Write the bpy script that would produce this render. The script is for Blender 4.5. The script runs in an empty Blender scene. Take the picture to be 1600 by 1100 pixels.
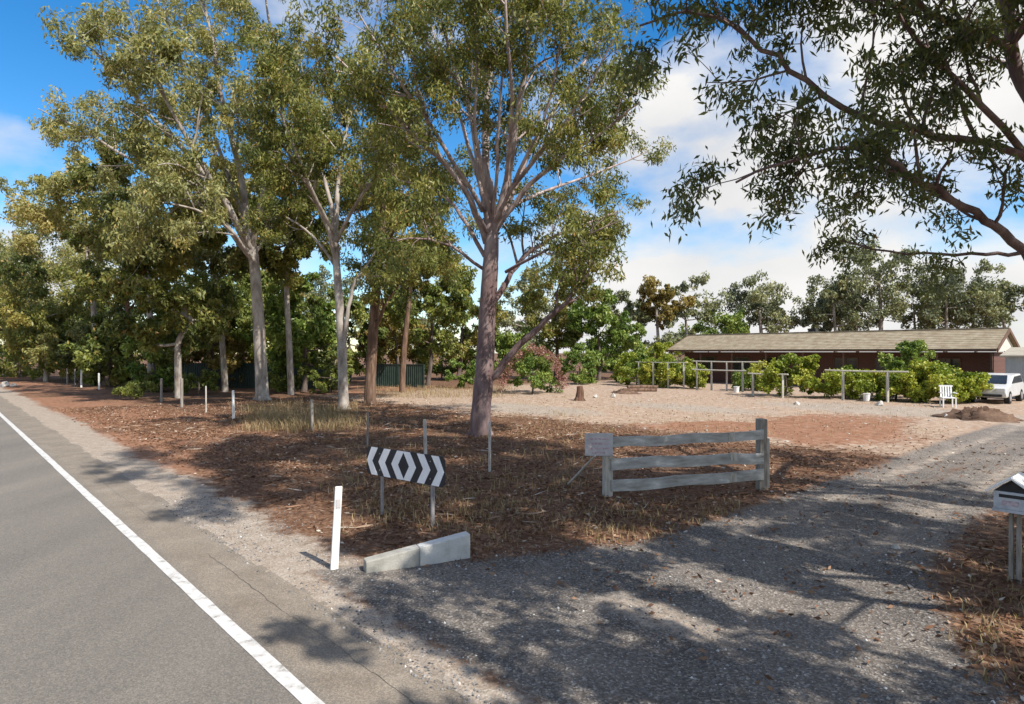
import bpy, math, random
import numpy as np
from mathutils import Vector

R = math.radians
random.seed(7)
scene = bpy.context.scene
col = scene.collection

# ------------------------------------------------------------------ camera, world, sun, exposure
cam_d = bpy.data.cameras.new('camera')
cam_d.sensor_width = 36.0
cam_d.lens = 22.5
cam_d.clip_start = 0.05
cam_d.clip_end = 3000
cam = bpy.data.objects.new('camera', cam_d)
cam.location = (0, 0, 2.5)
cam.rotation_euler = (R(90), 0, 0)
col.objects.link(cam)
scene.camera = cam

SUN_EL, SUN_AZ = 47.0, 135.0          # azimuth clockwise from the view axis (+Y)
world = bpy.data.worlds.new('World')
scene.world = world
world.use_nodes = True
wn, wl = world.node_tree.nodes, world.node_tree.links
wn.clear()
w_out = wn.new('ShaderNodeOutputWorld')
w_bg = wn.new('ShaderNodeBackground')
w_bg.inputs[1].default_value = 0.09
sky = wn.new('ShaderNodeTexSky')
sky.sky_type = 'NISHITA'
sky.sun_disc = False
sky.sun_elevation = R(SUN_EL)
sky.sun_rotation = R(SUN_AZ)
sky.air_density = 1.0
sky.dust_density = 0.3
sky.ozone_density = 2.5
w_tc = wn.new('ShaderNodeTexCoord')
w_map = wn.new('ShaderNodeMapping')
w_map.inputs['Scale'].default_value = (1.0, 1.0, 1.9)
w_map.inputs['Location'].default_value = (-0.954, -3.015, -4.092)
w_n = wn.new('ShaderNodeTexNoise')
w_n.inputs['Scale'].default_value = 1.55
w_n.inputs['Detail'].default_value = 9
w_n.inputs['Roughness'].default_value = 0.52
w_r = wn.new('ShaderNodeValToRGB')
w_r.color_ramp.elements[0].position = 0.462
w_r.color_ramp.elements[1].position = 0.552
w_n2 = wn.new('ShaderNodeTexNoise')
w_n2.inputs['Scale'].default_value = 3.4
w_n2.inputs['Detail'].default_value = 6
w_r2 = wn.new('ShaderNodeValToRGB')
w_r2.color_ramp.elements[0].position = 0.3
w_r2.color_ramp.elements[0].color = (6.3, 6.35, 6.5, 1)
w_r2.color_ramp.elements[1].position = 0.62
w_r2.color_ramp.elements[1].color = (8.0, 7.9, 7.75, 1)
w_hs = wn.new('ShaderNodeHueSaturation')
w_hs.inputs['Saturation'].default_value = 1.4
w_hs.inputs['Value'].default_value = 1.6
w_mix = wn.new('ShaderNodeMix')
w_mix.data_type = 'RGBA'
wl.new(w_tc.outputs['Generated'], w_map.inputs[0])
wl.new(w_map.outputs[0], w_n.inputs['Vector'])
wl.new(w_map.outputs[0], w_n2.inputs['Vector'])
wl.new(w_n.outputs[0], w_r.inputs[0])
wl.new(w_n2.outputs[0], w_r2.inputs[0])
wl.new(sky.outputs[0], w_hs.inputs['Color'])
wl.new(w_r.outputs[0], w_mix.inputs[0])
wl.new(w_hs.outputs[0], w_mix.inputs[6])
wl.new(w_r2.outputs[0], w_mix.inputs[7])
wl.new(w_mix.outputs[2], w_bg.inputs[0])
wl.new(w_bg.outputs[0], w_out.inputs[0])

sun_d = bpy.data.lights.new('sun', 'SUN')
sun_d.energy = 5.0
sun_d.angle = R(0.53)
sun_d.color = (1.0, 0.94, 0.85)
sun = bpy.data.objects.new('sun', sun_d)
az, el = R(SUN_AZ), R(SUN_EL)
sdir = Vector((math.sin(az) * math.cos(el), math.cos(az) * math.cos(el), math.sin(el)))
sun.rotation_euler = sdir.to_track_quat('Z', 'Y').to_euler()
sun.location = sdir * 60
col.objects.link(sun)

vs = scene.view_settings
vs.view_transform = 'Standard'
vs.look = 'None'
vs.gamma = 1.0
vs.exposure = 0.42
vs.use_curve_mapping = False
scene.cycles.max_bounces = 8
scene.cycles.diffuse_bounces = 4
scene.cycles.transparent_max_bounces = 6

# ------------------------------------------------------------------ frames of reference
# the road runs along RD (t), distances to its right along ND (s); the camera stands at t = 0, s = 0
RD = np.array([-0.671, 0.7415, 0.0]); RD /= np.linalg.norm(RD)
ND = np.array([RD[1], -RD[0], 0.0])


def ts(t, s, z=0.0):
    p = RD * t + ND * s
    return np.array([p[0], p[1], z])


def at(u, v, Y):
    """a point seen in direction (u, v) of the 1600 x 1100 view, at real depth Y"""
    return np.array([(u - 800) * Y / 1000.0, Y, 2.5 - (v - 550) * Y / 1000.0])


def to_ts(x, y):
    return x * RD[0] + y * RD[1], x * ND[0] + y * ND[1]


# ------------------------------------------------------------------ value noise (numpy)
_rt = np.random.default_rng(3).random((256, 256))


def vnoise(x, y, sc=1.0, seed=0):
    x = np.asarray(x, float) / sc + seed * 17.31
    y = np.asarray(y, float) / sc + seed * 9.17
    xi = np.floor(x).astype(int); yi = np.floor(y).astype(int)
    fx = x - xi; fy = y - yi
    fx = fx * fx * (3 - 2 * fx); fy = fy * fy * (3 - 2 * fy)
    a = _rt[xi % 256, yi % 256]; b = _rt[(xi + 1) % 256, yi % 256]
    c = _rt[xi % 256, (yi + 1) % 256]; d = _rt[(xi + 1) % 256, (yi + 1) % 256]
    return (a * (1 - fx) + b * fx) * (1 - fy) + (c * (1 - fx) + d * fx) * fy


def fnoise(x, y, sc, seed=0):
    return 0.5 * vnoise(x, y, sc, seed) + 0.3 * vnoise(x, y, sc * 0.45, seed + 1) + 0.2 * vnoise(x, y, sc * 0.2, seed + 2)


def sstep(a, b, x):
    k = np.clip((np.asarray(x, float) - a) / (b - a), 0, 1)
    return k * k * (3 - 2 * k)


# ------------------------------------------------------------------ tagging and mesh helpers
def tag(o, label=None, cat=None, group=None, kind=None):
    if label: o['label'] = label
    if cat: o['category'] = cat
    if group: o['group'] = group
    if kind: o['kind'] = kind
    return o


def empty(name, loc=(0, 0, 0), rz=0.0):
    o = bpy.data.objects.new(name, None)
    o.empty_display_size = 0.2
    o.location = [float(c) for c in loc]
    o.rotation_euler = (0, 0, rz)
    col.objects.link(o)
    return o


def mesh_np(name, verts, faces_list, mat, parent=None, smooth=False, fattr=None, vattr=None):
    """faces_list: list of int arrays (n,k); fattr/vattr: dicts of float attributes. verts in parent's local space"""
    me = bpy.data.meshes.new(name)
    verts = np.asarray(verts, np.float32)
    me.vertices.add(len(verts))
    me.vertices.foreach_set('co', verts.ravel())
    loops = np.concatenate([np.asarray(f, np.int32).ravel() for f in faces_list])
    tot = np.concatenate([np.full(len(f), np.asarray(f).shape[1], np.int32) for f in faces_list])
    start = np.concatenate([[0], np.cumsum(tot)[:-1]]).astype(np.int32)
    me.loops.add(len(loops))
    me.loops.foreach_set('vertex_index', loops)
    me.polygons.add(len(tot))
    me.polygons.foreach_set('loop_start', start)
    try:
        me.polygons.foreach_set('loop_total', tot)
    except Exception:
        pass
    if smooth:
        me.polygons.foreach_set('use_smooth', np.ones(len(tot), bool))
    me.update(calc_edges=True)
    for k, a in (fattr or {}).items():
        at_ = me.attributes.new(k, 'FLOAT', 'FACE'); at_.data.foreach_set('value', np.asarray(a, np.float32))
    for k, a in (vattr or {}).items():
        at_ = me.attributes.new(k, 'FLOAT', 'POINT'); at_.data.foreach_set('value', np.asarray(a, np.float32))
    me.materials.append(mat)
    o = bpy.data.objects.new(name, me)
    col.objects.link(o)
    if parent: o.parent = parent
    return o


class MB:
    """collects simple shapes in local coordinates, builds one mesh object"""
    def __init__(s):
        s.v, s.f = [], []

    def add(s, vs_, fs):
        b = len(s.v)
        s.v += [tuple(float(c) for c in p) for p in vs_]
        s.f += [tuple(i + b for i in f) for f in fs]
        return s

    def box(s, c, size, rz=0.0, jit=0.0, rx=0.0):
        x, y, z = [k / 2 for k in size]
        pts = [(-x, -y, -z), (x, -y, -z), (x, y, -z), (-x, y, -z), (-x, -y, z), (x, -y, z), (x, y, z), (-x, y, z)]
        out = []
        for p in pts:
            p = [k + random.uniform(-jit, jit) for k in p]
            if rx:
                cy, sy = math.cos(rx), math.sin(rx)
                p = [p[0], p[1] * cy - p[2] * sy, p[1] * sy + p[2] * cy]
            ca, sa = math.cos(rz), math.sin(rz)
            out.append((c[0] + p[0] * ca - p[1] * sa, c[1] + p[0] * sa + p[1] * ca, c[2] + p[2]))
        return s.add(out, [(0, 3, 2, 1), (4, 5, 6, 7), (0, 1, 5, 4), (1, 2, 6, 5), (2, 3, 7, 6), (3, 0, 4, 7)])

    def prism(s, poly, axis_vec, origin=(0, 0, 0), ux=(1, 0, 0), uy=(0, 0, 1)):
        """2-D polygon in (ux, uy) swept by axis_vec"""
        n = len(poly)
        o, ux, uy, av = [np.array(k, float) for k in (origin, ux, uy, axis_vec)]
        a = [o + ux * p[0] + uy * p[1] for p in poly]
        b = [p + av for p in a]
        fs = [tuple(range(n))[::-1], tuple(range(n, 2 * n))]
        fs += [(i, (i + 1) % n, n + (i + 1) % n, n + i) for i in range(n)]
        return s.add(a + b, fs)

    def tube(s, pts, rad, sides=8, cap=True):
        v, f = tube_arr(np.array(pts, float), np.array(rad, float), sides)
        b = len(s.v)
        s.v += [tuple(p) for p in v]
        s.f += [tuple(int(i) + b for i in q) for q in f]
        if cap:
            s.f.append(tuple(b + i for i in range(sides))[::-1])
            n = len(v)
            s.f.append(tuple(b + n - sides + i for i in range(sides)))
        return s

    def build(s, name, mat, parent=None, smooth=False, bevel=0.0):
        me = bpy.data.meshes.new(name)
        me.from_pydata(s.v, [], s.f)
        me.validate(); me.update()
        if smooth:
            for p in me.polygons: p.use_smooth = True
        me.materials.append(mat)
        o = bpy.data.objects.new(name, me)
        col.objects.link(o)
        if parent: o.parent = parent
        if bevel:
            m = o.modifiers.new('bevel', 'BEVEL'); m.width = bevel; m.segments = 2; m.limit_method = 'ANGLE'
        return o


def tube_arr(P, rad, sides):
    n = len(P)
    T = np.gradient(P, axis=0)
    T /= (np.linalg.norm(T, axis=1, keepdims=True) + 1e-9)
    ref = np.array([0.31, 0.92, 0.24]) if abs(T[0][2]) > 0.6 else np.array([0.1, 0.15, 0.98])
    A = np.cross(T, ref); A /= (np.linalg.norm(A, axis=1, keepdims=True) + 1e-9)
    B = np.cross(T, A)
    ang = np.arange(sides) * 2 * math.pi / sides
    V = P[:, None, :] + rad[:, None, None] * (np.cos(ang)[None, :, None] * A[:, None, :] + np.sin(ang)[None, :, None] * B[:, None, :])
    i = np.arange(n - 1)[:, None] * sides
    j = np.arange(sides)[None, :]
    j2 = (j + 1) % sides
    F = np.stack([i + j, i + j2, i + sides + j2, i + sides + j], axis=-1).reshape(-1, 4)
    return V.reshape(-1, 3), F


def smooth_poly(P, rad, per=4):
    """Catmull-Rom through control points"""
    P = np.asarray(P, float); rad = np.asarray(rad, float)
    Q = np.vstack([2 * P[0] - P[1], P, 2 * P[-1] - P[-2]])
    out, rr = [], []
    for i in range(len(P) - 1):
        p0, p1, p2, p3 = Q[i], Q[i + 1], Q[i + 2], Q[i + 3]
        for k in range(per):
            u = k / per
            out.append(0.5 * ((2 * p1) + (-p0 + p2) * u + (2 * p0 - 5 * p1 + 4 * p2 - p3) * u * u + (-p0 + 3 * p1 - 3 * p2 + p3) * u ** 3))
            rr.append(rad[i] * (1 - u) + rad[i + 1] * u)
    out.append(P[-1]); rr.append(rad[-1])
    return np.array(out), np.array(rr)


# ------------------------------------------------------------------ materials
def new_mat(name):
    m = bpy.data.materials.new(name)
    m.use_nodes = True
    nt = m.node_tree
    bs = nt.nodes['Principled BSDF']
    return m, nt.nodes, nt.links, bs


def ramp(N, cols, interp='LINEAR'):
    r = N.new('ShaderNodeValToRGB')
    r.color_ramp.interpolation = interp
    while len(r.color_ramp.elements) < len(cols):
        r.color_ramp.elements.new(0.5)
    for e, (p, c) in zip(r.color_ramp.elements, cols):
        e.position = p
        e.color = (*c, 1) if len(c) == 3 else c
    return r


def noise_mat(name, cols, scale=5.0, detail=6, rough=0.8, bump=0.2, bscale=None, stretch=(1, 1, 1), spec=0.3, obj_rand=0.0):
    m, N, L, bs = new_mat(name)
    tc = N.new('ShaderNodeTexCoord'); mp = N.new('ShaderNodeMapping')
    mp.inputs['Scale'].default_value = stretch
    L.new(tc.outputs['Object'], mp.inputs[0])
    n = N.new('ShaderNodeTexNoise'); n.inputs['Scale'].default_value = scale; n.inputs['Detail'].default_value = detail
    n.inputs['Roughness'].default_value = 0.6
    L.new(mp.outputs[0], n.inputs['Vector'])
    r = ramp(N, cols); L.new(n.outputs[0], r.inputs[0])
    L.new(r.outputs[0], bs.inputs['Base Color'])
    bs.inputs['Roughness'].default_value = rough
    bs.inputs['Specular IOR Level'].default_value = spec
    if bump:
        n2 = N.new('ShaderNodeTexNoise'); n2.inputs['Scale'].default_value = bscale or scale * 4; n2.inputs['Detail'].default_value = 5
        L.new(mp.outputs[0], n2.inputs['Vector'])
        b = N.new('ShaderNodeBump'); b.inputs['Strength'].default_value = bump; b.inputs['Distance'].default_value = 0.02
        L.new(n2.outputs[0], b.inputs['Height']); L.new(b.outputs[0], bs.inputs['Normal'])
    return m


def leaf_mat(name, cols, trans=0.25, rough=0.45):
    """cols: ramp over the per-leaf random value lv"""
    m, N, L, bs = new_mat(name)
    a = N.new('ShaderNodeAttribute'); a.attribute_name = 'lv'
    r = ramp(N, cols); L.new(a.outputs['Fac'], r.inputs[0])
    L.new(r.outputs[0], bs.inputs['Base Color'])
    bs.inputs['Roughness'].default_value = rough
    bs.inputs['Specular IOR Level'].default_value = 0.35
    tr = N.new('ShaderNodeBsdfTranslucent')
    mu = N.new('ShaderNodeMix'); mu.data_type = 'RGBA'; mu.blend_type = 'MULTIPLY'; mu.inputs[0].default_value = 1
    L.new(r.outputs[0], mu.inputs[6]); mu.inputs[7].default_value = (1.0, 1.05, 0.5, 1)
    L.new(mu.outputs[2], tr.inputs[0])
    ms = N.new('ShaderNodeMixShader'); ms.inputs[0].default_value = trans
    L.new(bs.outputs[0], ms.inputs[1]); L.new(tr.outputs[0], ms.inputs[2])
    L.new(ms.outputs[0], N['Material Output'].inputs[0])
    return m


M = {}
# ground: litter / red earth / sand / crushed grey gravel / pale gravel by surface weights
def ground_mat():
    m, N, L, bs = new_mat('earth')
    tc = N.new('ShaderNodeTexCoord')

    def noise(scale, detail=6, rg=0.6):
        n = N.new('ShaderNodeTexNoise'); n.inputs['Scale'].default_value = scale
        n.inputs['Detail'].default_value = detail; n.inputs['Roughness'].default_value = rg
        L.new(tc.outputs['Object'], n.inputs['Vector']); return n

    def voro(scale):
        n = N.new('ShaderNodeTexVoronoi'); n.inputs['Scale'].default_value = scale
        L.new(tc.outputs['Object'], n.inputs['Vector']); return n

    n_big, n_mid, n_fine = noise(0.55, 5), noise(4.0, 8, 0.7), noise(38, 6, 0.7)
    v_st = voro(58); v_fine = voro(26)

    def mixc(f, a, b, mode='MIX'):
        x = N.new('ShaderNodeMix'); x.data_type = 'RGBA'; x.blend_type = mode
        if isinstance(f, float): x.inputs[0].default_value = f
        else: L.new(f, x.inputs[0])
        L.new(a, x.inputs[6]); L.new(b, x.inputs[7]); return x.outputs[2]

    sep = N.new('ShaderNodeSeparateColor'); L.new(v_fine.outputs['Color'], sep.inputs[0])
    sep2 = N.new('ShaderNodeSeparateColor'); L.new(v_st.outputs['Color'], sep2.inputs[0])
    # litter
    lit1 = ramp(N, [(0.3, (0.12, 0.055, 0.031)), (0.5, (0.235, 0.118, 0.064)), (0.7, (0.35, 0.205, 0.125))]); L.new(n_mid.outputs[0], lit1.inputs[0])
    lit2 = ramp(N, [(0.0, (0.07, 0.035, 0.022)), (0.45, (0.17, 0.095, 0.06)), (0.8, (0.26, 0.17, 0.11)), (1.0, (0.42, 0.33, 0.25))]); L.new(sep.outputs[0], lit2.inputs[0])
    litter = mixc(0.55, lit1.outputs[0], lit2.outputs[0])
    # red earth
    red_ = ramp(N, [(0.3, (0.25, 0.115, 0.065)), (0.52, (0.38, 0.205, 0.125)), (0.75, (0.49, 0.32, 0.225))]); L.new(n_mid.outputs[0], red_.inputs[0])
    # sand
    sand_ = ramp(N, [(0.28, (0.28, 0.17, 0.11)), (0.42, (0.43, 0.30, 0.21)), (0.55, (0.54, 0.425, 0.325)), (0.7, (0.68, 0.60, 0.51))]); L.new(n_mid.outputs[0], sand_.inputs[0])
    # blue-grey crushed stone
    grv = ramp(N, [(0.0, (0.06, 0.057, 0.056)), (0.5, (0.185, 0.176, 0.166)), (0.85, (0.33, 0.31, 0.285)), (1.0, (0.66, 0.63, 0.58))]); L.new(sep2.outputs[0], grv.inputs[0])
    grv_d = ramp(N, [(0.38, (0.13, 0.11, 0.092)), (0.62, (0.37, 0.315, 0.26))]); L.new(n_big.outputs[0], grv_d.inputs[0])
    gravel = mixc(0.42, grv.outputs[0], grv_d.outputs[0])
    # pale shoulder gravel
    pal = ramp(N, [(0.0, (0.27, 0.215, 0.16)), (0.5, (0.46, 0.39, 0.31)), (1.0, (0.68, 0.62, 0.54))]); L.new(sep2.outputs[1], pal.inputs[0])
    pal2 = ramp(N, [(0.35, (0.33, 0.255, 0.19)), (0.65, (0.58, 0.52, 0.45))]); L.new(n_mid.outputs[0], pal2.inputs[0])
    pale = mixc(0.5, pal.outputs[0], pal2.outputs[0])

    def weight(name, noise_node, amt=0.7):
        a = N.new('ShaderNodeAttribute'); a.attribute_name = name
        ad = N.new('ShaderNodeMath'); ad.operation = 'MULTIPLY_ADD'
        L.new(noise_node.outputs[0], ad.inputs[0]); ad.inputs[1].default_value = amt
        L.new(a.outputs['Fac'], ad.inputs[2])
        mr = N.new('ShaderNodeMapRange'); mr.interpolation_type = 'SMOOTHSTEP'
        mr.inputs['From Min'].default_value = 0.5 + amt * 0.5 - 0.2
        mr.inputs['From Max'].default_value = 0.5 + amt * 0.5 + 0.2
        L.new(ad.outputs[0], mr.inputs['Value']); return mr.outputs[0]

    c = litter
    c = mixc(weight('wr', n_mid, 0.9), c, red_.outputs[0])
    c = mixc(weight('ws', n_mid, 0.9), c, sand_.outputs[0])
    c = mixc(weight('wg', n_mid, 0.8), c, gravel)
    c = mixc(weight('wp', n_mid, 0.9), c, pale)
    dirt = ramp(N, [(0.3, (0.55, 0.53, 0.52)), (0.7, (0.88, 0.86, 0.85))]); L.new(n_fine.outputs[0], dirt.inputs[0])
    c = mixc(1.0, c, dirt.outputs[0], 'MULTIPLY')
    L.new(c, bs.inputs['Base Color'])
    bs.inputs['Roughness'].default_value = 0.95
    bs.inputs['Specular IOR Level'].default_value = 0.15
    b = N.new('ShaderNodeBump'); b.inputs['Strength'].default_value = 0.45; b.inputs['Distance'].default_value = 0.015
    ad = N.new('ShaderNodeMath'); ad.operation = 'ADD'
    L.new(v_st.outputs['Distance'], ad.inputs[0]); L.new(n_fine.outputs[0], ad.inputs[1])
    L.new(ad.outputs[0], b.inputs['Height']); L.new(b.outputs[0], bs.inputs['Normal'])
    return m


M['earth'] = ground_mat()


def asphalt_mat():
    m, N, L, bs = new_mat('asphalt')
    tc = N.new('ShaderNodeTexCoord')
    mp = N.new('ShaderNodeMapping'); mp.inputs['Rotation'].default_value = (0, 0, R(-42.2)); mp.inputs['Scale'].default_value = (1.0, 0.12, 1)
    L.new(tc.outputs['Object'], mp.inputs[0])
    n1 = N.new('ShaderNodeTexNoise'); n1.inputs['Scale'].default_value = 0.9; n1.inputs['Detail'].default_value = 4
    L.new(mp.outputs[0], n1.inputs['Vector'])
    n2 = N.new('ShaderNodeTexNoise'); n2.inputs['Scale'].default_value = 1.7; n2.inputs['Detail'].default_value = 8; n2.inputs['Roughness'].default_value = 0.65
    L.new(tc.outputs['Object'], n2.inputs['Vector'])
    v = N.new('ShaderNodeTexVoronoi'); v.inputs['Scale'].default_value = 95
    L.new(tc.outputs['Object'], v.inputs['Vector'])
    a = N.new('ShaderNodeAttribute'); a.attribute_name = 'wd'
    r1 = ramp(N, [(0.3, (0.215, 0.195, 0.172)), (0.7, (0.30, 0.27, 0.232))]); L.new(n1.outputs[0], r1.inputs[0])
    r2 = ramp(N, [(0.3, (0.26, 0.215, 0.17)), (0.7, (0.39, 0.335, 0.27))]); L.new(n2.outputs[0], r2.inputs[0])
    mx = N.new('ShaderNodeMix'); mx.data_type = 'RGBA'
    L.new(a.outputs['Fac'], mx.inputs[0]); L.new(r1.outputs[0], mx.inputs[6]); L.new(r2.outputs[0], mx.inputs[7])
    sp = N.new('ShaderNodeSeparateColor'); L.new(v.outputs['Color'], sp.inputs[0])
    r3 = ramp(N, [(0.0, (0.49, 0.49, 0.49)), (0.6, (.69, .69, .69)), (1.0, (0.92, .90, .87))]); L.new(sp.outputs[0], r3.inputs[0])
    mu = N.new('ShaderNodeMix'); mu.data_type = 'RGBA'; mu.blend_type = 'MULTIPLY'; mu.inputs[0].default_value = 1
    L.new(mx.outputs[2], mu.inputs[6]); L.new(r3.outputs[0], mu.inputs[7])
    L.new(mu.outputs[2], bs.inputs['Base Color'])
    bs.inputs['Roughness'].default_value = 0.82
    bs.inputs['Specular IOR Level'].default_value = 0.3
    b = N.new('ShaderNodeBump'); b.inputs['Strength'].default_value = 0.35; b.inputs['Distance'].default_value = 0.006
    L.new(v.outputs['Distance'], b.inputs['Height']); L.new(b.outputs[0], bs.inputs['Normal'])
    return m


M['asphalt'] = asphalt_mat()
M['line'] = noise_mat('road_paint', [(0.33, (0.257, 0.238, 0.216)), (0.40, (0.470, 0.454, 0.432)), (0.5, (0.575, 0.568, 0.545)), (0.8, (0.621, 0.613, 0.590))], scale=7, detail=9, rough=0.6, bump=0.2, bscale=90)
M['bark_pink'] = noise_mat('gum_bark', [(0.30, (0.085, 0.055, 0.051)), (0.46, (0.162, 0.115, 0.106)), (0.60, (0.230, 0.174, 0.162)), (0.78, (0.391, 0.340, 0.306))], scale=2.2, detail=7, rough=0.85, bump=0.45, bscale=14, stretch=(1.6, 1.6, 0.45))
def bark_two(name, lowc, highc, z0, z1):
    m, N, L, bs = new_mat(name)
    tc = N.new('ShaderNodeTexCoord'); mp = N.new('ShaderNodeMapping'); mp.inputs['Scale'].default_value = (1.6, 1.6, .45)
    L.new(tc.outputs['Object'], mp.inputs[0])
    n = N.new('ShaderNodeTexNoise'); n.inputs['Scale'].default_value = 2.2; n.inputs['Detail'].default_value = 7; n.inputs['Roughness'].default_value = .62
    L.new(mp.outputs[0], n.inputs['Vector'])
    ra, rb_ = ramp(N, lowc), ramp(N, highc)
    L.new(n.outputs[0], ra.inputs[0]); L.new(n.outputs[0], rb_.inputs[0])
    sp = N.new('ShaderNodeSeparateXYZ'); L.new(tc.outputs['Object'], sp.inputs[0])
    n3 = N.new('ShaderNodeTexNoise'); n3.inputs['Scale'].default_value = .9; n3.inputs['Detail'].default_value = 5
    L.new(tc.outputs['Object'], n3.inputs['Vector'])
    ma = N.new('ShaderNodeMath'); ma.operation = 'MULTIPLY_ADD'; L.new(n3.outputs[0], ma.inputs[0]); ma.inputs[1].default_value = 6.0; L.new(sp.outputs[2], ma.inputs[2])
    mr = N.new('ShaderNodeMapRange'); mr.interpolation_type = 'SMOOTHSTEP'; mr.inputs['From Min'].default_value = z0 + 3; mr.inputs['From Max'].default_value = z1 + 3
    L.new(ma.outputs[0], mr.inputs['Value'])
    mx = N.new('ShaderNodeMix'); mx.data_type = 'RGBA'; L.new(mr.outputs[0], mx.inputs[0]); L.new(ra.outputs[0], mx.inputs[6]); L.new(rb_.outputs[0], mx.inputs[7])
    L.new(mx.outputs[2], bs.inputs['Base Color']); bs.inputs['Roughness'].default_value = .85; bs.inputs['Specular IOR Level'].default_value = .25
    n2 = N.new('ShaderNodeTexNoise'); n2.inputs['Scale'].default_value = 14; n2.inputs['Detail'].default_value = 6; L.new(mp.outputs[0], n2.inputs['Vector'])
    b_ = N.new('ShaderNodeBump'); b_.inputs['Strength'].default_value = .5; b_.inputs['Distance'].default_value = .025
    L.new(n2.outputs[0], b_.inputs['Height']); L.new(b_.outputs[0], bs.inputs['Normal'])
    return m


M['bark_main'] = bark_two('shedding_gum_bark', [(0.30, (0.082, 0.050, 0.048)), (0.46, (0.166, 0.112, 0.108)), (0.60, (0.240, 0.173, 0.167)), (0.75, (0.414, 0.340, 0.318))],
                          [(0.30, (0.181, 0.134, 0.122)), (0.46, (0.361, 0.292, 0.276)), (0.62, (0.552, 0.464, 0.438))], 4.0, 9.0)
M['bark_pale'] = noise_mat('pale_gum_bark', [(0.30, (0.128, 0.096, 0.080)), (0.44, (0.264, 0.224, 0.192)), (0.56, (0.368, 0.328, 0.288)), (0.68, (0.480, 0.440, 0.392))], scale=2.0, detail=7, rough=0.8, bump=0.3, bscale=16, stretch=(1.5, 1.5, 0.6))
M['bark_brown'] = noise_mat('rough_brown_bark', [(0.3, (0.064, 0.038, 0.025)), (0.5, (0.145, 0.089, 0.061)), (0.72, (0.264, 0.178, 0.128))], scale=3.0, detail=8, rough=0.95, bump=0.9, bscale=12, stretch=(2.5, 2.5, 0.4))
M['bark_dark'] = noise_mat('dark_bark', [(0.3, (0.051, 0.038, 0.032)), (0.5, (0.111, 0.085, 0.072)), (0.72, (0.221, 0.178, 0.153))], scale=3.0, detail=8, rough=0.9, bump=0.6, bscale=12, stretch=(2, 2, 0.4))
M['leaf_gum'] = leaf_mat('gum_leaves', [(0.0, (0.078, 0.103, 0.029)), (0.4, (0.176, 0.197, 0.052)), (0.75, (0.290, 0.285, 0.078)), (0.93, (0.383, 0.321, 0.093)), (1.0, (0.414, 0.230, 0.092))], trans=0.36)
M['leaf_gum_pale'] = leaf_mat('grey_gum_leaves', [(0.0, (0.146, 0.162, 0.067)), (0.4, (0.280, 0.286, 0.112)), (0.75, (0.403, 0.375, 0.140)), (0.95, (0.470, 0.381, 0.146)), (1.0, (0.448, 0.280, 0.123))], trans=0.36)
M['leaf_dark'] = leaf_mat('dark_gum_leaves', [(0.0, (0.044, 0.060, 0.024)), (0.5, (0.084, 0.104, 0.036)), (0.9, (0.136, 0.144, 0.048)), (1.0, (0.24, 0.17, 0.07))], trans=0.36)
M['leaf_shrub'] = leaf_mat('olive_shrub_leaves', [(0.0, (0.078, 0.112, 0.031)), (0.5, (0.190, 0.230, 0.056)), (0.9, (0.314, 0.336, 0.084)), (1.0, (0.381, 0.291, 0.090))], trans=0.34)
M['leaf_over'] = leaf_mat('drooping_gum_leaves', [(0.0, (0.06, 0.08, 0.035)), (0.5, (0.12, 0.145, 0.055)), (0.9, (0.20, 0.205, 0.08)), (1.0, (0.30, 0.20, 0.09))], trans=0.42)
M['leaf_green'] = leaf_mat('bright_green_leaves', [(0.0, (0.092, 0.151, 0.030)), (0.5, (0.189, 0.270, 0.059)), (0.9, (0.302, 0.367, 0.086)), (1.0, (0.389, 0.389, 0.108))], trans=0.3)
M['leaf_vine'] = leaf_mat('vine_leaves', [(0.0, (0.132, 0.187, 0.024)), (0.5, (0.286, 0.341, 0.044)), (0.85, (0.440, 0.440, 0.072)), (1.0, (0.528, 0.462, 0.110))], trans=0.32)
M['leaf_bronze'] = leaf_mat('bronze_leaves', [(0.0, (0.14, 0.11, 0.03)), (0.5, (0.27, 0.205, 0.055)), (0.9, (0.36, 0.27, 0.075)), (1.0, (0.32, 0.20, 0.07))], trans=0.25)
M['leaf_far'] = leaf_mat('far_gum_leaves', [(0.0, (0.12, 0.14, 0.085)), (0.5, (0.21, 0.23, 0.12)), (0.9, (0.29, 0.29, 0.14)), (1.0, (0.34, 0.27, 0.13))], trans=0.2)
M['leaf_pink'] = leaf_mat('bougainvillea_bracts', [(0.0, (0.20, 0.09, 0.075)), (0.5, (0.32, 0.15, 0.13)), (1.0, (0.42, 0.26, 0.21))], trans=0.3)
M['litter'] = leaf_mat('fallen_leaves', [(0.0, (0.082, 0.039, 0.023)), (0.35, (0.180, 0.090, 0.049)), (0.7, (0.287, 0.168, 0.102)), (0.92, (0.353, 0.271, 0.197)), (1.0, (0.58, 0.51, 0.43))], trans=0.05, rough=0.8)
M['dry_grass'] = leaf_mat('dry_grass', [(0.0, (0.200, 0.136, 0.068)), (0.5, (0.336, 0.240, 0.128)), (0.85, (0.440, 0.344, 0.200)), (1.0, (0.26, 0.26, 0.09))], trans=0.2, rough=0.8)
M['pebble'] = leaf_mat('pebbles', [(0.0, (0.057, 0.057, 0.061)), (0.4, (0.172, 0.168, 0.164)), (0.8, (0.312, 0.295, 0.279)), (1.0, (0.70, 0.68, 0.64))], trans=0.0, rough=0.9)
M['white_paint'] = noise_mat('white_post_paint', [(0.25, (0.551, 0.522, 0.484)), (0.45, (0.760, 0.750, 0.722)), (0.7, (0.798, 0.788, 0.769))], scale=6, rough=0.5, bump=0.1)
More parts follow.
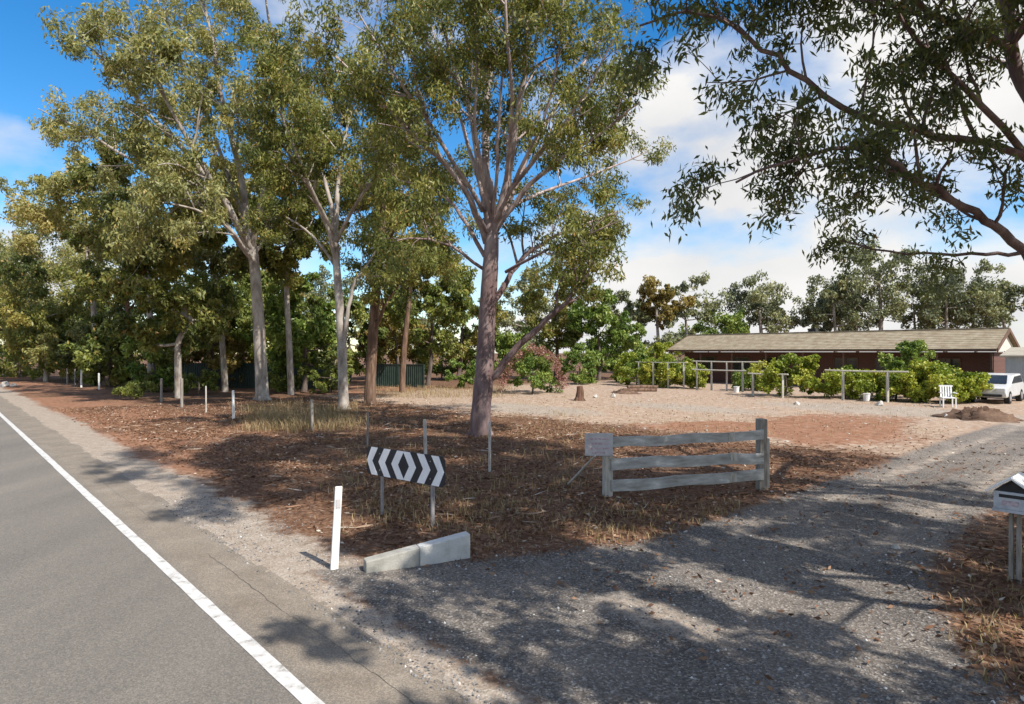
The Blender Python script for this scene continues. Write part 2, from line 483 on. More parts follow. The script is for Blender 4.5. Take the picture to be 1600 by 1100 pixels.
M['post_wood'] = noise_mat('grey_post_timber', [(0.3, (0.158, 0.135, 0.112)), (0.5, (0.277, 0.247, 0.214)), (0.72, (0.398, 0.367, 0.330))], scale=7, rough=0.9, bump=0.5, stretch=(4, 4, 0.5))
M['post_pale'] = noise_mat('whitewashed_post', [(0.3, (0.288, 0.256, 0.216)), (0.5, (0.496, 0.464, 0.416)), (0.7, (0.592, 0.568, 0.528))], scale=6, rough=0.85, bump=0.4, stretch=(3, 3, 0.6))
M['trellis'] = noise_mat('old_trellis_timber', [(0.3, (0.315, 0.300, 0.240)), (0.5, (0.465, 0.450, 0.390)), (0.7, (0.540, 0.525, 0.473))], scale=6, rough=0.9, bump=0.4, stretch=(2, 2, 1))
M['rail'] = noise_mat('weathered_rail_paint', [(0.28, (0.198, 0.185, 0.167)), (0.43, (0.357, 0.348, 0.330)), (0.56, (0.475, 0.476, 0.461)), (0.68, (0.732, 0.709, 0.659))], scale=2.6, detail=9, rough=0.85, bump=0.4, bscale=26, stretch=(0.8, 3, 3))
M['concrete'] = noise_mat('headwall_concrete', [(0.28, (0.203, 0.191, 0.164)), (0.5, (0.335, 0.324, 0.289)), (0.7, (0.413, 0.402, 0.370))], scale=3.5, detail=9, rough=0.9, bump=0.35, bscale=40)
M['concrete_white'] = noise_mat('pale_block', [(0.28, (0.377, 0.369, 0.336)), (0.5, (0.541, 0.533, 0.508)), (0.7, (0.615, 0.611, 0.590))], scale=4, detail=9, rough=0.9, bump=0.35, bscale=40)
M['sign_black'] = noise_mat('sign_black', [(0.3, (0.012, 0.013, 0.02)), (0.7, (0.03, 0.03, 0.038))], scale=4, rough=0.5, bump=0)
M['sign_white'] = noise_mat('sign_white', [(0.3, (0.70, 0.71, 0.74)), (0.6, (0.82, 0.83, 0.85))], scale=5, rough=0.45, bump=0)
M['galv'] = noise_mat('galvanised_steel', [(0.3, (0.192, 0.184, 0.188)), (0.7, (0.320, 0.304, 0.304))], scale=9, rough=0.6, bump=0.1)
M['plate'] = noise_mat('faded_pink_plate', [(0.3, (0.368, 0.336, 0.352)), (0.5, (0.480, 0.456, 0.464)), (0.7, (0.560, 0.544, 0.552))], scale=7, detail=8, rough=0.7, bump=0.15)
M['faded_ink'] = noise_mat('faded_lettering', [(0.35, (0.36, 0.24, 0.27)), (0.65, (0.58, 0.50, 0.53))], scale=22, rough=0.8, bump=0)
M['mail_body'] = noise_mat('mailbox_enamel', [(0.3, (0.340, 0.357, 0.391)), (0.5, (0.476, 0.493, 0.527)), (0.7, (0.561, 0.570, 0.586))], scale=9, detail=8, rough=0.5, bump=0.1)
M['mail_roof'] = noise_mat('mailbox_roof_paint', [(0.3, (0.70, 0.70, 0.70)), (0.7, (0.83, 0.83, 0.82))], scale=6, rough=0.4, bump=0.05)
M['mail_dark'] = noise_mat('mailbox_gable_dark', [(0.3, (0.02, 0.02, 0.022)), (0.7, (0.05, 0.05, 0.052))], scale=8, rough=0.6, bump=0)
M['tile'] = noise_mat('roof_tile', [(0.28, (0.195, 0.152, 0.098)), (0.5, (0.281, 0.230, 0.156)), (0.72, (0.359, 0.312, 0.226))], scale=2.2, detail=8, rough=0.9, bump=0.3, bscale=20)


def brick_mat():
    m, N, L, bs = new_mat('red_brick')
    tc = N.new('ShaderNodeTexCoord')
    mp = N.new('ShaderNodeMapping'); mp.inputs['Rotation'].default_value = (R(90), 0, 0)
    L.new(tc.outputs['Object'], mp.inputs[0])
    b = N.new('ShaderNodeTexBrick'); L.new(mp.outputs[0], b.inputs['Vector'])
    b.inputs['Color1'].default_value = (0.13, 0.05, 0.036, 1); b.inputs['Color2'].default_value = (0.09, 0.036, 0.028, 1)
    b.inputs['Mortar'].default_value = (0.15, 0.12, 0.10, 1); b.inputs['Scale'].default_value = 4.2; b.inputs['Mortar Size'].default_value = 0.02
    L.new(b.outputs['Color'], bs.inputs['Base Color']); bs.inputs['Roughness'].default_value = 0.9
    return m


M['brick'] = brick_mat()
M['cream'] = noise_mat('cream_gable', [(0.3, (0.527, 0.484, 0.425)), (0.7, (0.629, 0.595, 0.535))], scale=4, rough=0.7, bump=0.1)
M['brown_trim'] = noise_mat('brown_timber_trim', [(0.3, (0.09, 0.05, 0.035)), (0.7, (0.17, 0.10, 0.07))], scale=5, rough=0.7, bump=0.2)
M['glass'] = noise_mat('window_glass', [(0.3, (0.02, 0.024, 0.028)), (0.7, (0.04, 0.045, 0.05))], scale=1, rough=0.08, bump=0, spec=0.6)
M['colorbond'] = noise_mat('dark_green_sheet', [(0.3, (0.022, 0.04, 0.034)), (0.7, (0.045, 0.07, 0.06))], scale=2, rough=0.5, bump=0.05)
M['shed_sheet'] = noise_mat('grey_shed_sheet', [(0.3, (0.272, 0.284, 0.288)), (0.7, (0.360, 0.368, 0.368))], scale=2, rough=0.5, bump=0.05)
M['shed_roof'] = noise_mat('shed_roof_sheet', [(0.3, (0.30, 0.26, 0.20)), (0.7, (0.42, 0.38, 0.30))], scale=2, rough=0.6, bump=0.05)
M['car_white'] = noise_mat('white_car_paint', [(0.3, (0.576, 0.576, 0.576)), (0.7, (0.640, 0.640, 0.632))], scale=2, rough=0.25, bump=0, spec=0.5)
M['rubber'] = noise_mat('tyre_rubber', [(0.3, (0.015, 0.015, 0.015)), (0.7, (0.03, 0.03, 0.03))], scale=12, rough=0.85, bump=0.1)
M['lamp'] = noise_mat('lamp_lens', [(0.3, (0.55, 0.56, 0.58)), (0.7, (0.7, 0.7, 0.7))], scale=9, rough=0.15, bump=0, spec=0.6)
M['plastic'] = noise_mat('white_plastic', [(0.3, (0.70, 0.70, 0.70)), (0.7, (0.80, 0.80, 0.79))], scale=3, rough=0.45, bump=0)
M['stone'] = noise_mat('pale_stone', [(0.3, (0.285, 0.255, 0.217)), (0.5, (0.413, 0.383, 0.345)), (0.7, (0.525, 0.503, 0.465))], scale=4, rough=0.95, bump=0.5)
M['soil'] = noise_mat('heaped_soil', [(0.3, (0.072, 0.043, 0.027)), (0.55, (0.145, 0.089, 0.060)), (0.75, (0.230, 0.153, 0.102))], scale=3, detail=9, rough=0.95, bump=0.9, bscale=14)
M['stump'] = noise_mat('charred_stump', [(0.3, (0.06, 0.035, 0.025)), (0.6, (0.16, 0.09, 0.06)), (0.8, (0.28, 0.18, 0.12))], scale=6, rough=0.95, bump=0.7, stretch=(3, 3, 0.5))


# ------------------------------------------------------------------ ground shape
def drive_left(s):
    return np.interp(s, [2.6, 3.4, 4.2, 4.9, 6.0, 7.0, 9, 30, 46], [8.0, 7.1, 6.45, 6.0, 5.5, 5.15, 5.1, 5.3, 6.0])


def drive_right(s):
    return np.interp(s, [2.6, 3.5, 5.0, 6.6, 8.7, 12, 30, 46], [-3.0, -1.2, 0.6, 1.5, 2.25, 2.4, 2.0, 1.0])


def gz(t, s):
    t = np.asarray(t, float); s = np.asarray(s, float)
    off = sstep(2.7, 5.0, s)
    dr = sstep(-0.3, 0.8, np.minimum(drive_left(s) - t, t - drive_right(s)))
    rough = 0.10 * (fnoise(t, s, 2.2, 5) - 0.5) + 0.05 * (vnoise(t, s, 0.5, 8) - 0.5)
    ruts = -0.025 * np.exp(-((t - 3.0) / 0.3) ** 2) - 0.025 * np.exp(-((t - 4.5) / 0.3) ** 2)
    left = sstep(-2.2, -5.0, s) * 0.08 * (fnoise(t, s, 3, 2) - 0.5)
    far = 1.0 - sstep(60, 120, np.abs(t) + np.abs(s))
    return (off * ((1 - 0.75 * dr) * rough + dr * ruts) + left) * far


def gxy(x, y):
    t, s = to_ts(x, y)
    return float(gz(t, s))


def axis(segs):
    out = [segs[0][0]]
    for (a, b, d0, d1) in segs:
        x = a
        while x < b - 1e-6:
            k = (x - a) / (b - a)
            x = min(b, x + d0 + (d1 - d0) * k)
            out.append(x)
    return np.array(out)


tA = np.concatenate([-axis([(3, 12, 0.1, 0.6), (12, 60, 1.0, 8), (60, 500, 20, 120)])[::-1], axis([(-3, 12, 0.055, 0.06), (12, 35, 0.07, 0.5), (35, 140, 0.5, 6), (140, 900, 12, 160)])[1:]])
sA = np.concatenate([-axis([(2, 8, 0.3, 1.0), (8, 80, 2, 12), (80, 800, 30, 160)])[::-1], axis([(-2, 1.6, 0.3, 0.2), (1.6, 8.5, 0.05, 0.055), (8.5, 25, 0.06, 0.3), (25, 90, 0.4, 4), (90, 900, 10, 160)])[1:]])
TT, SS = np.meshgrid(tA, sA, indexing='ij')
ZZ = gz(TT, SS)
G = TT[..., None] * RD + SS[..., None] * ND
G[..., 2] = ZZ
nT, nS = TT.shape
tc_ = 0.5 * (TT[:-1, :-1] + TT[1:, 1:]); sc_ = 0.5 * (SS[:-1, :-1] + SS[1:, 1:])
edge_r = 2.85 + 0.16 * (fnoise(tc_, sc_, 1.1, 11) - 0.5) * 2
road_m = (sc_ < edge_r) & (sc_ > -6.1)
should_m = (~road_m) & (sc_ < 3.75 + 0.9 * (fnoise(tc_, sc_, 2.6, 21) - 0.5)) & (sc_ > 0)
dl = drive_left(sc_) + 0.7 * (fnoise(tc_, sc_, 1.2, 31) - 0.5); dr_ = drive_right(sc_) + 0.7 * (fnoise(tc_, sc_, 1.2, 41) - 0.5)
drive_m = (~road_m) & (tc_ < dl) & (tc_ > dr_) & (sc_ > 2.9) & (sc_ < 44)
should_m &= ~drive_m
# surface weights per vertex
d_in = np.minimum(drive_left(SS) - TT, TT - drive_right(SS))
wg = sstep(-0.45, 0.55, d_in) * sstep(2.9, 3.5, SS) * (1 - sstep(24, 30, SS) * 0.5)
wp = sstep(2.5, 2.9, SS) * (1 - sstep(3.1, 4.5, SS + 1.0 * (fnoise(TT, SS, 2.2, 51) - 0.5))) * 0.95
tracks = (np.exp(-((TT - 3.0) / .32) ** 2) + np.exp(-((TT - 4.5) / .32) ** 2)) * sstep(5.5, 8.5, SS)
wp = np.maximum(wp, tracks * (.25 + .5 * fnoise(TT, SS, 1.6, 57)))
wp = np.maximum(wp, .8 * np.exp(-(((TT - 3.6) / 1.0) ** 2 + ((SS - 5.0) / .5) ** 2)))
wg = wg * (1 - .65 * np.exp(-((TT - 3.75) / .25) ** 2) * sstep(8, 11, SS) * fnoise(TT, SS, 1.0, 58))
wp = np.maximum(wp, 0.75 * sstep(23, 30, SS) * sstep(-0.3, 0.5, d_in))
wr_y = sstep(.46, .62, fnoise(TT, SS, 6.0, 66)) * sstep(16, 19, SS) * (1 - sstep(26, 31, SS)) * .8
wp = np.where(SS < 20, wp * (1 - .85 * sstep(-.2, .6, d_in) * sstep(2.9, 3.4, SS) * (1 - sstep(4.4, 5.2, SS))), wp)
ws_ = sstep(15.0, 18.5, SS + 3.0 * (fnoise(TT, SS, 5, 61) - 0.5))
wr = np.maximum((1 - sstep(7.0, 9.5, SS)) * sstep(7, 18, TT) * 0.62 * fnoise(TT, SS, 3.0, 71) * 2, 0)
band = np.exp(-((SS - 20.5) / 3.2) ** 2) * np.exp(-((TT - 8.5) / 4.5) ** 2)
band = np.clip(band + wr_y * sstep(6, 8, TT), 0, 1)
ws_ = ws_ * (1 - 0.75 * band); wr = np.maximum(wr, 0.95 * band)
white_patch = np.exp(-(((SS - 19.5) / 2.0) ** 2 + ((TT - 20.5) / 4.2) ** 2)) + np.exp(-(((SS - 30.5) / 2.6) ** 2 + ((TT - 10.0) / 5.5) ** 2)) + 0.7 * np.exp(-(((SS - 25) / 2.0) ** 2 + ((TT - 16.0) / 5) ** 2))
wp = np.maximum(wp, 1.15 * np.clip(white_patch, 0, 1))
ws_ = ws_ * (1 - .8 * sstep(30, 40, TT)) * (1 - .8 * sstep(55, 70, SS))
left_side = SS < -6
ws_ = np.where(left_side, 0.3, ws_); wp = np.where(left_side & (SS > -7.5), 0.8, wp)
wd = np.maximum(sstep(1.9, 2.25, SS), 0.75 * sstep(0.4, -0.9, SS + 0.8 * (fnoise(TT, SS, 4, 81) - 0.5)) * sstep(6.5, 1.5, TT))
idx = np.arange(nT * nS).reshape(nT, nS)
quads = np.stack([idx[:-1, :-1], idx[1:, :-1], idx[1:, 1:], idx[:-1, 1:]], axis=-1)[:, :, ::-1]
flat = G.reshape(-1, 3)


def sheet(name, mask, mat):
    q = quads[mask]
    used, inv = np.unique(q.ravel(), return_inverse=True)
    at_ = {'wg': wg, 'wp': wp, 'ws': ws_, 'wr': wr, 'wd': wd}
    o = mesh_np(name, flat[used], [inv.reshape(-1, 4)], mat, smooth=True, vattr={k: a.ravel()[used] for k, a in at_.items()})
    tag(o, kind='structure')
    return o


ground = sheet('ground', ~(road_m | should_m | drive_m), M['earth'])
road = sheet('road', road_m, M['asphalt'])
shoulder = sheet('gravel_shoulder', should_m, M['earth'])
drive = sheet('driveway', drive_m, M['earth'])

# painted edge line and centre line: thin slabs on the road
mb = MB()
tt = np.concatenate([np.arange(-8, 30, 0.12), np.arange(30, 260, 2.0)])
w0 = 1.94 + 0.012 * (vnoise(tt, tt * 0, 0.35, 3) - 0.5); w1 = 2.065 + 0.012 * (vnoise(tt, tt * 0, 0.3, 4) - 0.5)
va = [ts(a, b, 0.005) for a, b in zip(tt, w0)] + [ts(a, b, 0.005) for a, b in zip(tt, w1)]
n_ = len(tt)
mb.add(va, [(i, n_ + i, n_ + i + 1, i + 1) for i in range(n_ - 1)])
mb.build('painted_edge_line', M['line'], road)
for k in range(14):
    mb = MB()
    a = -6 + k * 12
    mb.add([ts(a, -1.86, 0.005), ts(a, -1.74, 0.005), ts(a + 3, -1.74, 0.005), ts(a + 3, -1.86, 0.005)], [(0, 1, 2, 3)])
    mb.build('painted_centre_dash', M['line'], road)

M['tar'] = noise_mat('crack_tar', [(0.3, (0.035, 0.032, 0.03)), (0.7, (0.075, 0.068, 0.06))], scale=9, rough=0.9, bump=0)
for (a0, a1, s0_, amp, seed_) in ((3.2, 8.4, 2.52, .045, 1), (10.5, 17.0, 2.42, .04, 2)):
    q = np.arange(a0, a1, .06)
    c0 = s0_ + amp * (fnoise(q, q * 0, 1.1, 200 + seed_) - .5) * 2 + .02 * (vnoise(q, q * 0, .09, 210 + seed_) - .5)
    wq = .001 + .003 * np.clip(fnoise(q, q * 0, .8, 220 + seed_) - .25, 0, 1)
    V = [ts(a, b - w, .0035) for a, b, w in zip(q, c0, wq)] + [ts(a, b + w, .0035) for a, b, w in zip(q, c0, wq)]
    mb = MB(); mb.add(V, [(i, len(q) + i, len(q) + i + 1, i + 1) for i in range(len(q) - 1)]); mb.build('crack', M['tar'], road)

# ------------------------------------------------------------------ foliage and tree builders
def unit(a):
    return a / (np.linalg.norm(a, axis=-1, keepdims=True) + 1e-9)


def leaves_mesh(name, C, D, length, width, lv, mat, parent, rng, loc):
    """one narrow folded leaf per centre"""
    n = len(C)
    D = unit(D)
    rnd = rng.normal(size=(n, 3))
    S = unit(np.cross(D, rnd))
    Nn = np.cross(D, S)
    L = (length * rng.uniform(0.7, 1.3, n))[:, None]
    W = (width * rng.uniform(0.75, 1.3, n))[:, None]
    base = C - D * L * 0.5
    tip = C + D * L * 0.5 + Nn * L * 0.08
    mid = C - D * L * 0.08
    a = mid + S * W * 0.5 + Nn * W * 0.18
    b = mid - S * W * 0.5 + Nn * W * 0.18
    V = np.stack([base, a, tip, b], axis=1).reshape(-1, 3) - np.asarray(loc)
    F = np.arange(4 * n).reshape(n, 4)
    return mesh_np(name, V, [F], mat, parent, fattr={'lv': np.clip(lv, 0, 1)})


def clump_leaves(centers, radii, n_per, rng, droop=0.9, flat=0.8, lv_c=None):
    """leaves scattered about clump centres"""
    centers = np.asarray(centers); radii = np.asarray(radii)
    k = len(centers)
    n_each = rng.poisson(n_per, k)
    ci = np.repeat(np.arange(k), n_each)
    n = len(ci)
    off = rng.normal(size=(n, 3)) * np.array([0.55, 0.55, 0.55 * flat])
    off /= np.maximum(1.0, np.linalg.norm(off, axis=1, keepdims=True) / 0.95)
    C = centers[ci] + off * radii[ci][:, None]
    D = rng.normal(size=(n, 3)) * 0.75 + unit(off) * 0.35
    D[:, 2] -= droop
    if lv_c is None:
        lv_c = rng.normal(0.46, 0.2, k)
    lv = lv_c[ci] + rng.normal(0, 0.15, n)
    lv = np.minimum(lv, 0.9)
    lv = np.where(rng.random(n) < 0.03, 0.98, lv)
    return C, D, lv


class Wood:
    def __init__(s):
        s.V, s.F, s.n = [], {}, 0

    def tube(s, P, r, sides):
        v, f = tube_arr(P, r, sides)
        s.V.append(v); s.F.setdefault(4, []).append(f + s.n); s.n += len(v)

    def build(s, name, mat, parent, loc):
        V = np.concatenate(s.V) - np.asarray(loc)
        return mesh_np(name, V, [np.concatenate(s.F[4])], mat, parent, smooth=True)


def sides_for(r):
    return 10 if r > 0.15 else 7 if r > 0.06 else 5 if r > 0.025 else 3


def branch_poly(p0, d, L, rng, nseg=5, wob=0.12, up=0.1, droop_end=0.0):
    pts = [p0]; d = unit(np.array(d, float))
    for i in range(nseg):
        d = d + rng.normal(size=3) * wob
        d[2] += up - droop_end * (i / nseg)
        d = unit(d)
        pts.append(pts[-1] + d * L / nseg)
    return np.array(pts)


def foliate(poly, rad, rng, wood, tips, n_sub=8, sub_len=2.0, n_twig=5, twig_len=0.7, start=0.3, up=0.06, spread=0.85, clump=0.32):
    """sub-branches and twigs along a limb; leaf clump centres collect in tips"""
    n = len(poly)
    T = np.gradient(poly, axis=0)
    for k in range(n_sub):
        f = start + (1 - start) * (k + rng.random()) / n_sub
        i = min(int(f * (n - 1)), n - 1)
        p0 = poly[i]; d0 = unit(T[i])
        per = unit(np.cross(d0, rng.normal(size=3)))
        d = unit(d0 * (1 - spread * 0.45) + per * spread + np.array([0, 0, 0.15]))
        L = sub_len * rng.uniform(0.55, 1.25) * (1.15 - 0.5 * f)
        r0 = min(rad[i] * 0.6, 0.012 + 0.016 * L)
        pl = branch_poly(p0, d, L, rng, 5, 0.14, up, 0.12)
        rr = np.linspace(r0, r0 * 0.3, len(pl))
        wood.tube(pl, rr, sides_for(r0))
        Tp = np.gradient(pl, axis=0)
        for q in range(n_twig):
            g = 0.35 + 0.65 * (q + rng.random()) / n_twig
            j = min(int(g * (len(pl) - 1)), len(pl) - 1)
            d1 = unit(unit(Tp[j]) * 0.6 + unit(rng.normal(size=3)) * 0.8)
            tl = twig_len * rng.uniform(0.6, 1.3)
            tw = branch_poly(pl[j], d1, tl, rng, 3, 0.2, 0.02, 0.3)
            wood.tube(tw, np.linspace(r0 * 0.35, 0.004, 4), 3)
            tips.append((tw[-1], clump * rng.uniform(0.7, 1.3)))
            if rng.random() < 0.6:
                tips.append((tw[2], clump * rng.uniform(0.5, 0.9)))


def hero_tree(name, label, base, trunk, trunk_r, limbs, bark, leafm, seed, n_leaf, leaf_len, leaf_w, per=3, group=None, limb_bark=None, **fk):
    """limbs: list of (control points, r0, r1, dict of overrides)"""
    rng = np.random.default_rng(seed)
    root = empty(name, base)
    tag(root, label, 'tree', group)
    w = Wood()
    pl, rr = smooth_poly(trunk, trunk_r, 5)
    rr = rr * (1 + 0.06 * (rng.random(len(rr)) - 0.5))
    w.tube(pl, rr, 16)
    # root flare
    for a in np.arange(5) * 1.257 + rng.random():
        d = np.array([math.cos(a), math.sin(a), 0])
        b = np.array(trunk[0], float)
        w.tube(np.array([b + d * trunk_r[0] * 0.2 + [0, 0, trunk_r[0] * 1.3], b + d * trunk_r[0] * 0.75 + [0, 0, trunk_r[0] * 0.4], b + d * trunk_r[0] * 1.55 + [0, 0, -0.08]]), np.array([trunk_r[0] * 0.45, trunk_r[0] * 0.4, trunk_r[0] * 0.12]), 7)
    w.build('trunk', M[bark], root, base)
    tips = []
    for pts, r0, r1, ov in limbs:
        lw = Wood()
        P, rr = smooth_poly(np.array(pts), np.linspace(r0, r1, len(pts)), per)
        P[1:-1] += rng.normal(size=(len(P) - 2, 3)) * r0 * 0.25
        lw.tube(P, rr, sides_for(r0))
        kw = dict(fk); kw.update(ov)
        foliate(P, rr, rng, lw, tips, **kw)
        lw.build('limb', M[limb_bark or bark], root, base)
    c = np.array([q[0] for q in tips]); r = np.array([q[1] for q in tips])
    C, D, lv = clump_leaves(c, r, n_leaf / len(tips), rng)
    leaves_mesh('crown', C, D, leaf_len, leaf_w, lv, M[leafm], root, rng, base)
    return root


def puff_tree(name, label, base, trunk_pts, trunk_r, crown_c, crown_r, n_puff, puff_r, bark, leafm, seed, n_leaf, leaf_len, leaf_w, cat='tree', group=None, droop=0.7, hollow=0.35, flat=0.75, extra=None, clumps=9):
    """trunk, limbs to leaf puffs spread through an uneven crown"""
    rng = np.random.default_rng(seed)
    root = empty(name, base)
    tag(root, label, cat, group)
    crown_c = np.array(crown_c, float); crown_r = np.array(crown_r, float)
    pts = []
    tries = 0
    while len(pts) < n_puff and tries < 6000:
        tries += 1
        d = unit(rng.normal(size=3)); q = (hollow + (1 - hollow) * rng.random()) ** 0.6
        p = d * q * crown_r * rng.uniform(0.8, 1.12)
        if p[2] < -crown_r[2] * 0.75: continue
        p = p + crown_c
        if p[2] < base[2] + 0.3: continue
        if all(np.linalg.norm((p - o) / np.array([1, 1, 0.8])) > puff_r * 0.95 for o in pts): pts.append(p)
    if extra is not None: pts += [np.array(e, float) for e in extra]
    w = Wood()
    pl, rr = smooth_poly(trunk_pts, trunk_r, 4)
    w.tube(pl, rr * (1 + 0.08 * (rng.random(len(rr)) - 0.5)), 12 if trunk_r[0] > 0.12 else 7)
    nodes = [(p, r) for p, r in zip(pl, rr) if p[2] > pl[0][2] + (pl[-1][2] - pl[0][2]) * 0.45]
    pts.sort(key=lambda p: np.linalg.norm(p - pl[-1]))
    C0, R0, LV = [], [], []
    for p in pts:
        cost = [np.linalg.norm(p - a[0]) + max(0, a[0][2] - p[2]) * 1.2 for a in nodes]
        a = nodes[int(np.argmin(cost))]
        mid = 0.5 * (a[0] + p) + rng.normal(size=3) * 0.08 * np.linalg.norm(p - a[0]) + np.array([0, 0, -0.05 * np.linalg.norm(p - a[0])])
        ra = max(0.015, a[1] * 0.62)
        P, rr2 = smooth_poly(np.array([a[0], mid, p]), np.array([ra, ra * 0.75, ra * 0.45]), 3)
        w.tube(P, rr2, sides_for(ra))
        for k in range(2, len(P)): nodes.append((P[k], rr2[k]))
        pr = puff_r * rng.uniform(0.7, 1.25)
        lvp = rng.normal(0.47, 0.24)
        for k in range(clumps):
            d = unit(rng.normal(size=3)); q = rng.random() ** 0.5
            cp = p + d * q * pr * np.array([1, 1, flat])
            C0.append(cp); R0.append(pr * rng.uniform(0.28, 0.5)); LV.append(lvp + rng.normal(0, 0.1))
            if k % 3 == 0: w.tube(np.array([p, 0.5 * (p + cp) + [0, 0, 0.04], cp]), np.array([ra * 0.4, ra * 0.25, 0.006]), 3)
    w.build('trunk', M[bark], root, base)
    C, D, lv = clump_leaves(C0, R0, n_leaf / len(C0), rng, droop=droop, lv_c=np.array(LV))
    keep = C[:, 2] > base[2] + 0.03
    leaves_mesh('crown', C[keep], D[keep], leaf_len, leaf_w, lv[keep], M[leafm], root, rng, base)
    return root


def shrub(name, label, base, radii, n_puff, puff_r, leafm, seed, n_leaf, leaf_len, leaf_w, cat='shrub', group=None, hc=None, bark='bark_dark'):
    base = np.array(base, float)
    h = radii[2]
    c = base + [0, 0, hc if hc is not None else h * 0.95]
    return puff_tree(name, label, base, [base, base + [0.05, 0, h * 0.5], c], [0.05 + 0.012 * h, 0.04 + 0.01 * h, 0.03], c, radii, n_puff, puff_r, bark, leafm, seed, n_leaf, leaf_len, leaf_w, cat=cat, group=group, droop=0.3, hollow=0.5)


def gbase(u, v):
    Y = 2500.0 / (v - 550)
    p = at(u, v, Y)
    p[2] = gxy(p[0], p[1]) - 0.02
    return p


# ------------------------------------------------------------------ big central gum
Y0 = 19.2
b = gbase(752, 680)


def mp_(*l, Y=Y0):
    """control points (u, v, depth offset)"""
    return [at(u, v, Y + dy) for (u, v, dy) in l]


trunk = [b + [0, 0, -0.05]] + mp_((751, 650, 0), (757, 580, 0), (761, 500, .05), (766, 420, .05), (768, 375, .1), (766, 320, .25), (764, 280, .35))
limbs = [
    (mp_((768, 590, 0), (798, 556, -.2), (840, 515, -.5), (882, 475, -.8), (912, 435, -1), (940, 395, -1.3)), .13, .03, dict(n_sub=7, start=.55)),
    (mp_((768, 475, 0), (792, 438, .2), (818, 402, .5), (862, 372, .9), (915, 350, 1.4), (965, 330, 1.8)), .10, .025, {}),
    (mp_((768, 380, .1), (764, 300, .3), (760, 200, .6), (764, 100, .9), (768, 0, 1.1), (772, -110, 1.2)), .16, .035, dict(n_sub=10)),
    (mp_((770, 370, .1), (790, 290, -.2), (800, 225, -.5), (817, 120, -1), (826, 30, -1.4), (840, -90, -1.6)), .14, .03, dict(n_sub=10)),
    (mp_((772, 365, .1), (800, 300, .4), (832, 230, .9), (872, 160, 1.5), (922, 85, 2.2), (965, 10, 2.6)), .11, .025, dict(n_sub=10)),
    (mp_((774, 360, .1), (826, 292, -.3), (880, 245, -.8), (942, 205, -1.3), (1000, 160, -1.7)), .095, .02, dict(n_sub=10)),
    (mp_((760, 380, .1), (735, 312, -.3), (690, 250, -.7), (640, 203, -1.1), (592, 152, -1.5), (535, 100, -1.8), (480, 55, -2.0)), .11, .02, dict(n_sub=11, start=.4)),
    (mp_((764, 360, .1), (745, 245, .6), (730, 160, 1.1), (698, 105, 1.6), (650, 45, 2.0), (600, -30, 2.4)), .10, .02, dict(n_sub=10)),
    (mp_((735, 180, 1.0), (708, 95, .6), (690, 30, .2), (688, -60, -.2)), .06, .02, {}),
    (mp_((757, 400, .1), (720, 336, .6), (690, 302, 1.1), (640, 285, 1.8), (590, 280, 2.4)), .07, .018, dict(n_sub=7)),
    (mp_((790, 425, .1), (850, 392, -.8), (905, 372, -1.5), (968, 345, -2.0)), .055, .016, dict(n_sub=7)),
    (mp_((755, 420, .1), (705, 385, -.8), (655, 372, -1.4), (612, 378, -1.9)), .055, .016, dict(n_sub=7)),
    (mp_((785, 310, .1), (850, 232, -1.6), (905, 160, -2.8), (960, 60, -3.6)), .07, .018, dict(n_sub=8)),
    (mp_((755, 330, .1), (690, 225, -1.4), (620, 120, -2.6), (560, 20, -3.4)), .075, .018, dict(n_sub=9)),
    (mp_((778, 330, .2), (850, 300, 1.8), (930, 270, 3.0), (1015, 235, 3.8)), .07, .018, dict(n_sub=9)),
    (mp_((760, 320, .2), (720, 190, 2.0), (680, 60, 3.2), (640, -60, 4.0)), .08, .018, dict(n_sub=9)),
    (mp_((768, 345, 0), (752, 262, -.9), (742, 180, -1.6), (745, 90, -2.0), (740, -20, -2.2)), .065, .018, dict(n_sub=5, start=.55)),
    (mp_((770, 345, 0), (778, 255, -1.0), (780, 170, -1.5), (788, 80, -1.9), (800, -40, -2.2)), .06, .018, dict(n_sub=5, start=.55)),
    (mp_((772, 350, 0), (812, 268, -1.3), (848, 190, -2.0), (870, 100, -2.6), (880, 0, -3.0)), .06, .018, dict(n_sub=5, start=.5)),
    (mp_((764, 365, 0), (722, 290, -1.0), (678, 225, -1.6), (655, 150, -2.0), (640, 70, -2.3)), .06, .018, dict(n_sub=5, start=.5)),
    (mp_((790, 290, -.2), (800, 150, -2.2), (790, 10, -3.4), (780, -120, -3.8)), .07, .018, dict(n_sub=8, start=.5)),
]
hero_tree('gum_tree', 'tall many-branched gum with thick purplish trunk standing alone in the leaf litter', b, trunk, [.345, .30, .28, .255, .235, .215, .16, .11], limbs,
          'bark_main', 'leaf_gum', 11, 82000, 0.155, 0.046, n_sub=8, sub_len=2.1, n_twig=5, twig_len=.7, start=.32, clump=.36)

# ------------------------------------------------------------------ gum overhanging the driveway, trunk just outside the right edge
OX, OY = 9.0, 9.3
ob = np.array([OX, OY, gxy(OX, OY) - .03])


def o_(*l):
    return [at(u, v, y) for (u, v, y) in l]


